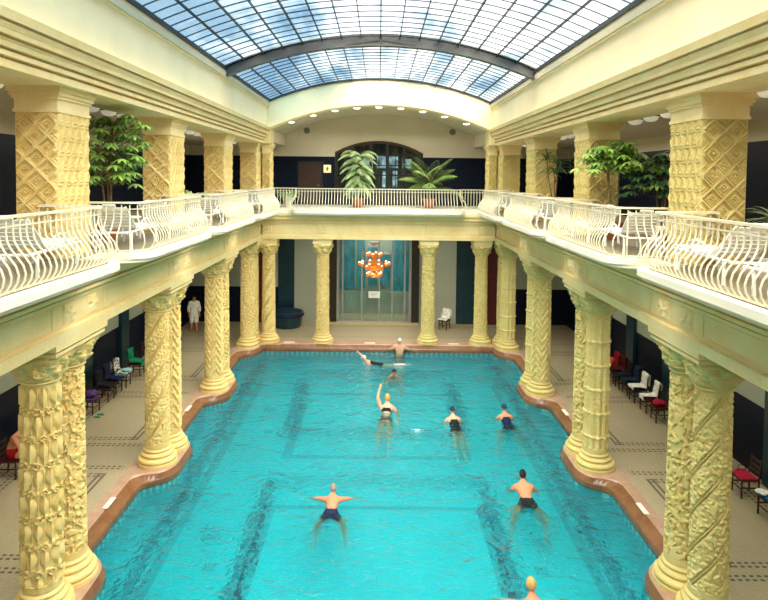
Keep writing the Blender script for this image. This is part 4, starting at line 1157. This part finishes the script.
# chairs facing the pool: on the left wall they face +x (rz=90deg turns -y to +x)
RZL, RZR = R(90), R(-90)
for y, lab, seat in ((15.3, 'wooden chair with a seated bather by the left wall, nearest of the left chairs', 'maroon'), (18.4, 'wooden chair with red cloth by the left wall, half hidden by a column', 'red'),
                     (19.5, 'wooden chair with purple clothes by the left wall', 'purple'), (20.6, 'dark wooden chair with black clothes by the left wall', 'black'), (22.0, 'wooden chair under the patterned towel by the left wall', 'paleblue'),
                     (23.3, 'wooden chair under the green towel by the left wall', 'maroon'), (24.6, 'bare dark wooden chair by the left wall behind the second column pair', 'maroon')):
    place_chair(-9.15, y, RZL + random.uniform(-.1, .1), lab, seat)
put(drape('red_cloth', .40, .12, .25, 'red', 1), -9.15, 18.4, RZL, 'dark red cloth over a wooden chair by the left wall', 'cloth')
put(cushion_heap('clothes_heap', .2, .17, .12, 'purple', 2), -9.1, 19.5, 0, 'crumpled purple clothes on a wooden chair by the left wall', 'clothes', .50)
put(drape('black_jacket', .44, .1, .4, 'black', 3), -9.15, 20.6, RZL, 'black jacket hung over a wooden chair by the left wall', 'jacket')
put(drape('patterned_towel', .46, .05, .35, 'patterned', 4), -9.15, 22.0, RZL, 'black and white patterned towel over a chair by the left wall', 'towel')
put(cushion_heap('folded_towel', .17, .16, .05, 'paleblue', 5), -9.0, 22.0, 0, 'pale blue towel on the seat before the patterned towel', 'towel', .56)
put(drape('green_towel', .50, .16, .3, 'green', 6, lump=.03), -9.15, 23.3, RZL, 'green towel over a chair by the left wall', 'towel')
def slipper(x, y, rz, mat, label):
    e = empty('flip_flop', (x, y, 0), rz, label, 'sandal', 'sandals on the tiled floor')
    MB().lathe([(.045, 0), (.05, .008), (.045, .02)], 16, T=Matrix.Scale(2.5, 4, (0, 1, 0))).build('sole', M[mat], e)
    MB().tube([(-.045, .02, .02), (-.01, -.05, .05), (0, -.06, .02)], .006, 5).build('strap', M[mat], e); MB().tube([(.045, .02, .02), (.01, -.05, .05), (0, -.06, .02)], .006, 5).build('strap', M[mat], e)
slipper(-8.75, 19.1, 1.4, 'green', 'green flip-flop on the left floor below the purple clothes, nearer one'); slipper(-8.72, 19.3, 1.5, 'green', 'green flip-flop on the left floor below the purple clothes, farther one')
# right side
for y, lab, seat in ((13.7, 'wooden chair with a blue towel by the right wall, nearest of the right chairs', 'blue'), (14.75, 'dark wooden chair with a crimson seat by the right wall, second from the camera', 'crimson'),
                     (19.3, 'wooden chair with red clothes by the right wall, beside the near column', 'red'), (20.1, 'wooden chair with white and red clothes by the right wall', 'maroon'), (21.0, 'wooden chair under a white towel by the right wall', 'black'),
                     (22.3, 'dark wooden chair with black clothes by the right wall', 'black'), (23.5, 'wooden chair with an orange bag by the right wall', 'red')):
    place_chair(8.95, y, RZR + random.uniform(-.1, .1), lab, seat)
put(drape('blue_towel', .40, .02, .25, 'blue', 7), 8.95, 13.7, RZR, 'blue towel over the chair nearest the camera by the right wall', 'towel')
put(cushion_heap('folded_towel', .16, .14, .04, 'white', 8), 8.72, 13.7, 0, 'white folded towel on the blue towel by the right wall', 'towel', .57)
put(cushion_heap('clothes_heap', .2, .17, .10, 'crimson', 10), 8.9, 19.3, 0, 'crimson clothes heaped on a chair by the right near column', 'clothes', .50)
put(drape('white_shirt', .36, .12, .2, 'white', 11), 8.95, 20.1, RZR, 'white shirt over a chair by the right wall, beside crimson clothes', 'shirt')
put(drape('white_towel', .48, .06, .35, 'white', 12, lump=.035), 8.95, 21.0, RZR, 'large white towel over a dark chair by the right wall', 'towel')
put(drape('black_coat', .46, .1, .5, 'black', 13), 8.95, 22.3, RZR, 'black coat over a chair by the right wall, behind the white towel', 'coat')
put(cushion_heap('orange_bag', .2, .17, .17, 'salmon', 14), 8.9, 23.5, 0, 'salmon orange bag on the farthest visible chair by the right wall', 'bag', .50)
put(drape('red_towel', .42, .05, .35, 'red', 15), 8.95, 23.5, RZR, 'red towel over the chair with the orange bag', 'towel')
# more crowded chairs with dark clothes along both walls
for s_, y, mat, lab, cl, cat in ((1, 16.6, 'navy', 'third from the camera', 'navy coat', 'coat'), (1, 17.9, 'black', 'fourth from the camera', 'black jacket', 'jacket'), (1, 21.7, 'deepblue', 'between white towel and black coat', 'dark blue robe', 'robe'),
                            (1, 22.95, 'maroon', 'between black coat and red towel', 'maroon shirt', 'shirt'), (-1, 16.6, 'deepblue', 'beside the orange bag', 'dark blue robe', 'robe'), (-1, 21.3, 'navy', 'between black jacket and patterned towel', 'navy trousers', 'trousers'),
                            (-1, 17.6, 'purple', 'nearer neighbour of the red cloth', 'purple robe', 'robe'), (-1, 26.2, 'green', 'farthest on the left', 'green shirt', 'shirt')):
    side_ = 'right' if s_ > 0 else 'left'; rz = RZR if s_ > 0 else RZL; X_ = 8.98 if s_ > 0 else -9.18
    place_chair(X_, y, rz + random.uniform(-.12, .12), f'dark wooden chair by the {side_} wall, {lab}', 'black')
    put(drape(cl.replace(' ', '_'), .42, .08, .4, mat, int(y * 10), lump=.03), X_, y, rz, f'{cl} over a chair by the {side_} wall, {lab}', cat)
for s_, y, mat, lab in ((1, 17.2, 'white', 'white bag standing between the navy coat and black jacket by the right wall'), (1, 20.55, 'salmon', 'salmon pink bag between the white shirt and white towel chairs'), (-1, 19.0, 'navy', 'navy bag between red cloth and purple clothes by the left wall'),
                        (-1, 22.7, 'white', 'small white bag between patterned and green towels by the left wall'), (1, 15.5, 'crimson', 'crimson bag beyond the crimson-seated chair by the right wall')):
    b_ = cushion_heap('cloth_bag', .17, .13, .15, mat, int(y * 7)); put(b_, s_ * 9.3, y, 0, lab, 'bag')
    e = MB(); e.tube([(-.1, 0, .24), (-.07, 0, .38), (.07, 0, .38), (.1, 0, .24)], .009, 6); e.build('strap', M['black'], b_, True)
# far end chair with towel
o = place_chair(3.35, 30.9, R(-30), 'dark wooden armchair with a white towel before the far right pale wall', 'black')
put(drape('white_bathrobe', .46, .06, .35, 'white', 16, lump=.05), 3.35, 30.9, R(-30), 'white bathrobe thrown over the chair at the far right of the hall', 'bathrobe')

# ------------------------------------------------------------------ people
DG = None
def skin_mesh(verts, edges, radii, levels=1):
    me = bpy.data.meshes.new('skeleton'); me.from_pydata([tuple(v) for v in verts], edges, []); o = bpy.data.objects.new('skeleton', me); COL.objects.link(o)
    md = o.modifiers.new('skin', 'SKIN'); md.use_smooth_shade = True
    sv = me.skin_vertices[0].data
    for i, r in enumerate(radii):
        sv[i].radius = r if isinstance(r, tuple) else (r, r); sv[i].use_root = (i == 0)
    sb = o.modifiers.new('sub', 'SUBSURF'); sb.levels = levels; sb.render_levels = levels
    dg = bpy.context.evaluated_depsgraph_get(); dg.update(); ev = o.evaluated_get(dg); m2 = bpy.data.meshes.new_from_object(ev, depsgraph=dg)
    vs = [v.co.copy() for v in m2.vertices]; fs = [tuple(p.vertices) for p in m2.polygons]
    bpy.data.objects.remove(o); bpy.data.meshes.remove(me); bpy.data.meshes.remove(m2); return vs, fs
def head_geo(T):
    """face looks along local -y; centre of head at origin; 0.23 tall"""
    e = MB(); nu, nv = 28, 20
    def p(i, j):
        a = 2 * pi * i / nu; b = -pi / 2 + pi * j / nv; x, y, z = cos(b) * sin(a), -cos(b) * cos(a), sin(b)
        sx, sy, sz = .076, .095, .118
        if z < 0: k = 1 + z * .42; x *= k; y = y * (1 + z * .22) - .12 * (-z) * (1 if y < 0 else .2)
        px, py, pz = x * sx, y * sy, z * sz
        if y < -.55:
            py -= .024 * math.exp(-((x / .17) ** 2 + ((z + .12) / .17) ** 2))       # nose
            py += .010 * math.exp(-(((abs(x) - .42) / .17) ** 2 + ((z - .08) / .12) ** 2))   # eye sockets
            py -= .006 * math.exp(-((x / .3) ** 2 + ((z + .48) / .08) ** 2))        # lips
            py -= .006 * math.exp(-((x / .3) ** 2 + ((z + .85) / .15) ** 2))
        return T @ Vector((px, py, pz))
    e.grid(nu, nv, p, closed_u=True)
    for s in (-1, 1):    # ears
        T2 = T @ Matrix.Translation((s * .076, .01, -.005)) @ Matrix.Rotation(s * .35, 4, 'Z')
        vs = MB().sphere((0, 0, 0), 1, 8, 6, (.012, .018, .032)); e.add([T2 @ Vector(v) for v in vs.v], vs.f)
    return e
def hair_geo(T, low=-.1, puff=1.07, cap=False, front=.35):
    e = MB(); nu, nv = 24, 12
    def p(i, j):
        a = 2 * pi * i / nu; fr = max(0, cos(a)); lo = low + (front - low) * fr ** 1.2 if not cap else low * .4 + .1
        b = math.asin(max(-1, min(1, lo))) + (pi / 2 - math.asin(max(-1, min(1, lo)))) * j / nv
        x, y, z = cos(b) * sin(a), -cos(b) * cos(a), sin(b); k = 1 + (z * .42 if z < 0 else 0)
        return T @ Vector((x * k * .076 * puff, y * .095 * puff, z * .118 * puff))
    e.grid(nu, nv, p, closed_u=True); return e
def person(name, J, loc, rz, label, skin='skin', hair='hair_dark', sc=1.0, head_rot=None, cloth=None, group=None, cap=False, bald=False, extra=None, eyes=True):
    """J: joints. sides l/r. cloth: list of (name, material, chain of joint names, extra radius)"""
    root = empty('person', loc, rz, label, 'person', group); root.scale = (sc,) * 3
    V = []; E = []; RR = []; idx = {}
    rad = dict(pelvis=(.14, .11), waist=(.13, .10), chest=(.15, .115), upchest=(.14, .10), neck=.06, skull=.05, sh=.075, elb=.048, wri=.027, hip=.11, knee=.066, ank=.04, toe=.026)
    def add(k, r, par=None):
        idx[k] = len(V); V.append(Vector(J[k])); RR.append(r)
        if par: E.append((idx[par], idx[k]))
    add('pelvis', rad['pelvis']); add('waist', rad['waist'], 'pelvis'); add('chest', rad['chest'], 'waist'); add('upchest', rad['upchest'], 'chest'); add('neck', rad['neck'], 'upchest'); add('skull', rad['skull'], 'neck')
    for s in 'lr':
        add('sh' + s, rad['sh'], 'upchest'); add('elb' + s, rad['elb'], 'sh' + s); add('wri' + s, rad['wri'], 'elb' + s)
        add('hip' + s, rad['hip'], 'pelvis'); add('knee' + s, rad['knee'], 'hip' + s); add('ank' + s, rad['ank'], 'knee' + s); add('toe' + s, rad['toe'], 'ank' + s)
        w = Vector(J['wri' + s]); d = (w - Vector(J['elb' + s])).normalized(); sd_ = d.cross(Vector((0, 0, 1))); sd_ = sd_.normalized() if sd_.length > .1 else Vector((1, 0, 0)); dn = sd_.cross(d)
        V.append(w + d * .05); RR.append((.032, .016)); ip = len(V) - 1; E.append((idx['wri' + s], ip))
        inward = 1 if (Vector(J['elb' + s]) + sd_).length < (Vector(J['elb' + s]) - sd_).length else -1
        for q, ln in ((-1.5, .062), (-.5, .074), (.5, .08), (1.5, .07)):
            b = w + d * .085 + sd_ * q * .02; V.append(b); RR.append(.0095); E.append((ip, len(V) - 1))
            V.append(b + d * ln * .6 - dn * .008); RR.append(.008); E.append((len(V) - 2, len(V) - 1)); V.append(b + d * ln - dn * .022); RR.append(.007); E.append((len(V) - 2, len(V) - 1))
        b = w + d * .03 + sd_ * inward * .035; V.append(b); RR.append(.011); E.append((ip, len(V) - 1)); V.append(b + d * .045 + sd_ * inward * .022); RR.append(.009); E.append((len(V) - 2, len(V) - 1))
    vs, fs = skin_mesh(V, E, RR, 2)
    body = MB(); body.add(vs, fs)
    up = (Vector(J['head']) - Vector(J['neck']))
    T = Matrix.Translation(Vector(J['head'])) @ (head_rot or Matrix.Identity(4))
    h = head_geo(T); body.add(h.v, h.f)
    o = body.build('body', M[skin], root, True)
    if hair and not bald: hair_geo(T, cap=cap, puff=1.09 if cap else 1.08).build('swim_cap' if cap else 'hair', M[hair], root, True)
    if bald: hair_geo(T, low=-.25, puff=1.035, front=.62).build('hair', M[hair], root, True)
    if eyes:
        for s in (-1, 1): q = MB().sphere((0, 0, 0), .011, 8, 6); MB().add([T @ (Vector(v) + Vector((s * .031, -.083, .008))) for v in q.v], q.f).build('eye', M['eye'], root, True)
    segs = []
    def seg(a_, b_): segs.append((a_, b_, Vector(J[a_]), Vector(J[b_])))
    seg('pelvis', 'waist'); seg('waist', 'chest'); seg('chest', 'upchest'); seg('upchest', 'neck'); seg('neck', 'skull')
    for s in 'lr': seg('upchest', 'sh' + s); seg('sh' + s, 'elb' + s); seg('elb' + s, 'wri' + s); seg('pelvis', 'hip' + s); seg('hip' + s, 'knee' + s); seg('knee' + s, 'ank' + s); seg('ank' + s, 'toe' + s)
    if cloth:
        nvb = len(vs); tmp = bpy.data.meshes.new('t'); tmp.from_pydata([tuple(v) for v in vs], [], fs); tmp.update()
        nrm = [v.normal.copy() for v in tmp.vertices]; cls = []
        for f in fs:
            c = sum((vs[q] for q in f), Vector()) / len(f); best = None
            for (a_, b_, A, B) in segs:
                d = B - A; tt = max(0, min(1, (c - A).dot(d) / d.length_squared)); dist = (A + d * tt - c).length
                if a_ == 'pelvis' and b_.startswith('hip'): dist -= .02
                if best is None or dist < best[0]: best = (dist, a_ + '>' + b_, tt)
            cls.append(best)
        bpy.data.meshes.remove(tmp)
        for nm_, mat, spec, ex in cloth:
            sel = [f for f, c in zip(fs, cls) if any((c[1] == sg or (sg.endswith('*') and c[1].startswith(sg[:-1]))) and lo <= c[2] <= hi for sg, lo, hi in spec)]
            used = sorted({q for f in sel for q in f}); mp = {q: n_ for n_, q in enumerate(used)}; U = len(used)
            cv = [vs[q] + nrm[q] * ex for q in used] + [vs[q] - nrm[q] * .004 for q in used]; cf = [tuple(mp[q] for q in f) for f in sel]
            edges = {}
            for f in cf:
                for a_, b_ in zip(f, f[1:] + f[:1]): edges[(a_, b_)] = 1
            rim = [(a_, a_ + U, b_ + U, b_) for (a_, b_) in edges if (b_, a_) not in edges]
            c = MB(); c.add(cv, cf + rim); c.build(nm_, M[mat], root, True)
    return root
def swim_joints(tilt, arms='wide', legs='frog', head_up=.12):
    """prone swimmer, head towards +y, water surface z=0; tilt lowers the legs"""
    J = {}
    Rm = Matrix.Rotation(tilt, 3, 'X'); O = Vector((0, .1, .06))
    def P(x, y, z): return O + Rm @ Vector((x, y, z))
    J['upchest'] = P(0, 0, -.02); J['chest'] = P(0, -.13, -.03); J['waist'] = P(0, -.32, -.04); J['pelvis'] = P(0, -.48, -.04); J['neck'] = P(0, .12, .04)
    J['skull'] = J['neck'] + Vector((0, .05, .07)); J['head'] = J['neck'] + Vector((0, .07, head_up))
    for s, k in (('l', -1), ('r', 1)):
        J['sh' + s] = P(k * .18, 0, -.02)
        if arms == 'wide': J['elb' + s] = J['sh' + s] + Vector((k * .19, .10, -.02)); J['wri' + s] = J['elb' + s] + Vector((k * .15, .12, -.07))
        elif arms == 'front': J['elb' + s] = J['sh' + s] + Vector((k * .12, .2, -.14)); J['wri' + s] = J['elb' + s] + Vector((k * -.02, .24, -.02))
        elif arms == 'down': J['elb' + s] = J['sh' + s] + Vector((k * .13, .08, -.2)); J['wri' + s] = J['elb' + s] + Vector((k * .02, .2, -.08))
        elif arms == 'crawl':
            if k < 0: J['elbl'] = J['shl'] + Vector((-.1, .1, .26)); J['wril'] = J['elbl'] + Vector((.04, .2, .18))
            else: J['elbr'] = J['shr'] + Vector((.16, -.1, -.2)); J['wrir'] = J['elbr'] + Vector((.0, -.2, -.05))
        J['hip' + s] = P(k * .09, -.55, -.05)
        if legs == 'frog': J['knee' + s] = J['hip' + s] + Vector((k * .24, -.08, -.28)); J['ank' + s] = J['knee' + s] + Vector((k * .02, -.20, -.30)); J['toe' + s] = J['ank' + s] + Vector((k * .12, -.08, -.03))
        elif legs == 'straight': J['knee' + s] = J['hip' + s] + Rm @ Vector((k * .03, -.42, -.02 - .05 * k)); J['ank' + s] = J['knee' + s] + Rm @ Vector((k * .02, -.40, .05)); J['toe' + s] = J['ank' + s] + Rm @ Vector((0, -.14, -.03))
    return J
WZ_ = WZ
LEG = lambda hi: [('hipl>kneel', 0, hi), ('hipr>kneer', 0, hi), ('pelvis>hip*', 0, 1)]
SHORTS = [('pelvis>waist', 0, .45)] + LEG(.35)
BRIEFS = [('pelvis>waist', 0, .3)] + LEG(.08)
SUIT = [('pelvis>waist', 0, 1), ('waist>chest', 0, 1), ('chest>upchest', 0, .5)] + LEG(.08)
BRA = [('chest>upchest', 0, .45), ('waist>chest', .85, 1)]
FACE_FWD = Matrix.Rotation(pi, 4, 'Z')            # swimmer looks along +y
J = swim_joints(R(10), 'wide', 'frog')
person('person', J, (-1.04, 14.5, WZ_), 0, 'grey-haired man in dark trunks swimming away with both arms spread, at the left', 'skin', 'hair_grey', .98, FACE_FWD, [('swim_trunks', 'navy', SHORTS, .014)], 'bathers in the pool', bald=True)
J = swim_joints(R(12), 'down', 'frog')
person('person', J, (3.70, 15.15, WZ_), R(-4), 'balding dark-haired man in black briefs swimming away, at the right', 'skin', 'hair_dark', 1.15, FACE_FWD, [('swim_briefs', 'black', BRIEFS, .012)], 'bathers in the pool', bald=True)
J = swim_joints(R(30), 'down', 'straight')
person('person', J, (2.47, 19.5, WZ_), R(6), 'woman with dark hair and black swimsuit swimming away, pale legs trailing', 'skin_pale', 'bluecap', 1.05, FACE_FWD, [('swimsuit', 'black', SUIT, .012)], 'bathers in the pool', cap=True)
J = swim_joints(R(30), 'down', 'frog')
person('person', J, (4.18, 19.75, WZ_), R(4), 'bather in a dark cap and dark swimsuit near the right edge of the pool', 'skin', 'bluecap', 1.05, FACE_FWD, [('swimsuit', 'navy', SUIT, .012)], 'bathers in the pool', cap=True)
J = swim_joints(R(30), 'crawl', 'straight')
person('person', J, (.33, 20.4, WZ_), R(-6), 'fair swimmer with a black top and one arm raised, in the middle of the pool', 'skin_pale', 'hair_blond', 1.2, FACE_FWD, [('bikini_top', 'black', BRA, .010), ('bikini_bottom', 'black', BRIEFS, .012)], 'bathers in the pool')
J = swim_joints(R(40), 'front', 'frog')
person('person', J, (.66, 24.2, WZ_ - .13), pi, 'dark-haired bather swimming towards the camera near the far end', 'skin', 'hair_dark', 1.1, FACE_FWD, [('swimsuit', 'navy', SUIT, .012)], 'bathers in the pool')
J = swim_joints(R(6), 'crawl', 'straight')
person('person', J, (-.28, 25.75, WZ_ - .06), R(80), 'swimmer in a white cap doing the crawl along the far edge', 'skin_pale', 'hair_white', 1.05, FACE_FWD, [('swimsuit', 'black', SUIT, .012)], 'bathers in the pool', cap=True)
J = swim_joints(R(30), 'wide', 'straight')
person('person', J, (2.88, 10.85, WZ_), 0, 'fair-haired swimmer cut off by the bottom edge of the picture', 'skin', 'hair_blond', 1.15, FACE_FWD, [('swimsuit', 'black', SUIT, .012)], 'bathers in the pool')
# man with elbows on the far edge, facing the camera
J = dict(pelvis=(0, 0, -.62), waist=(0, .02, -.45), chest=(0, .03, -.22), upchest=(0, .03, -.08), neck=(0, .02, .05), skull=(0, .0, .12), head=(0, -.01, .19))
for s, k in (('l', -1), ('r', 1)):
    J.update({'sh' + s: (k * .18, .03, -.05), 'elb' + s: (k * .37, .08, -.16), 'wri' + s: (k * .46, .30, -.215), 'hip' + s: (k * .1, -.02, -.70), 'knee' + s: (k * .13, -.22, -1.02), 'ank' + s: (k * .13, -.12, -1.33), 'toe' + s: (k * .14, -.26, -1.37)})
person('person', J, (.98, 27.13, .16), 0, 'white-haired man leaning back on the far pool edge with elbows spread on the coping', 'skin_pale', 'hair_white', 1.12, Matrix.Identity(4), [('swim_trunks', 'navy', SHORTS, .014)], 'bathers in the pool')
# standing bather in white robe, far left aisle
J = dict(pelvis=(0, 0, .95), waist=(0, 0, 1.10), chest=(0, 0, 1.28), upchest=(0, 0, 1.42), neck=(0, 0, 1.52), skull=(0, 0, 1.58), head=(0, -.01, 1.66))
for s, k in (('l', -1), ('r', 1)):
    J.update({'sh' + s: (k * .18, 0, 1.42), 'elb' + s: (k * .25, .0, 1.14), 'wri' + s: (k * .24, -.12, .92), 'hip' + s: (k * .09, 0, .88), 'knee' + s: (k * .11, -.04 * k, .48), 'ank' + s: (k * .12, .03 - .06 * k, .075), 'toe' + s: (k * .13, -.12 - .06 * k, .035)})
ROBE = [('pelvis>waist', 0, 1), ('waist>chest', 0, 1), ('chest>upchest', 0, 1), ('upchest>*', 0, .6), ('upchest>shl', 0, 1), ('upchest>shr', 0, 1), ('shl>elbl', 0, 1), ('shr>elbr', 0, 1), ('elbl>wril', 0, .6), ('elbr>wrir', 0, .6)] + LEG(1.0)
person('person', J, (-8.9, 29.8, 0), R(20), 'bather in a white robe standing in the far left corner of the hall', 'skin', 'hair_dark', 1.0, Matrix.Identity(4), [('bathrobe', 'white', ROBE, .03)])
# seated bather on the nearest left chair, leaning forward
J = dict(pelvis=(0, .05, .60), waist=(0, .02, .76), chest=(0, -.08, .93), upchest=(0, -.18, 1.05), neck=(0, -.24, 1.15), skull=(0, -.28, 1.2), head=(0, -.32, 1.26))
for s, k in (('l', -1), ('r', 1)):
    J.update({'sh' + s: (k * .18, -.16, 1.05), 'elb' + s: (k * .22, -.32, .80), 'wri' + s: (k * .10, -.50, .68), 'hip' + s: (k * .1, -.04, .585), 'knee' + s: (k * .14, -.46, .56), 'ank' + s: (k * .15, -.42, .08), 'toe' + s: (k * .16, -.58, .035)})
person('person', J, (-9.15, 15.3, 0), RZL, 'bather seated leaning forward on a chair at the left edge, behind the near column', 'skin', 'hair_dark', 1.0, Matrix.Rotation(R(-20), 4, 'X'), [('swim_trunks', 'red', SHORTS, .014)])
bg = cushion_heap('beach_bag', .26, .2, .2, 'orange', 30); put(bg, -8.75, 16.0, 0, 'orange bag on the floor beside the seated bather at the left edge', 'bag')
e = MB(); e.tube([(-.15, 0, .34), (-.1, 0, .5), (.1, 0, .5), (.15, 0, .34)], .012, 6); e.build('strap', M['white'], bg, True)

# churned foam round the splashing swimmers
t = NT('white_water_foam', 0.6, 0.3); t.color(srgb(226, 244, 244)); M['foam'] = t.m
def foam(cx, cy, sx, sy, n, seed, label):
    rnd = random.Random(seed); e = MB()
    for k in range(n * 2):
        a = rnd.uniform(0, 6.3); q = rnd.random(); r = rnd.uniform(.008, .034) * (1.2 - q)
        e.sphere((sx * q * cos(a), sy * q * sin(a), 0), r, 8, 4, (1.5, 1, .18))
    o = e.build('water_foam', M['foam'], None, True); o.location = (cx, cy, WZ); tag(o, label, 'foam', None, 'stuff')
foam(.95, 25.6, .62, .16, 60, 1, 'white foam trailing the crawl swimmer at the far end')
foam(-.42, 25.6, .3, .15, 20, 2, 'white splash round the head of the crawl swimmer')
foam(1.25, 18.9, .22, .06, 10, 3, 'small white splash beside the swimmer with raised arm')
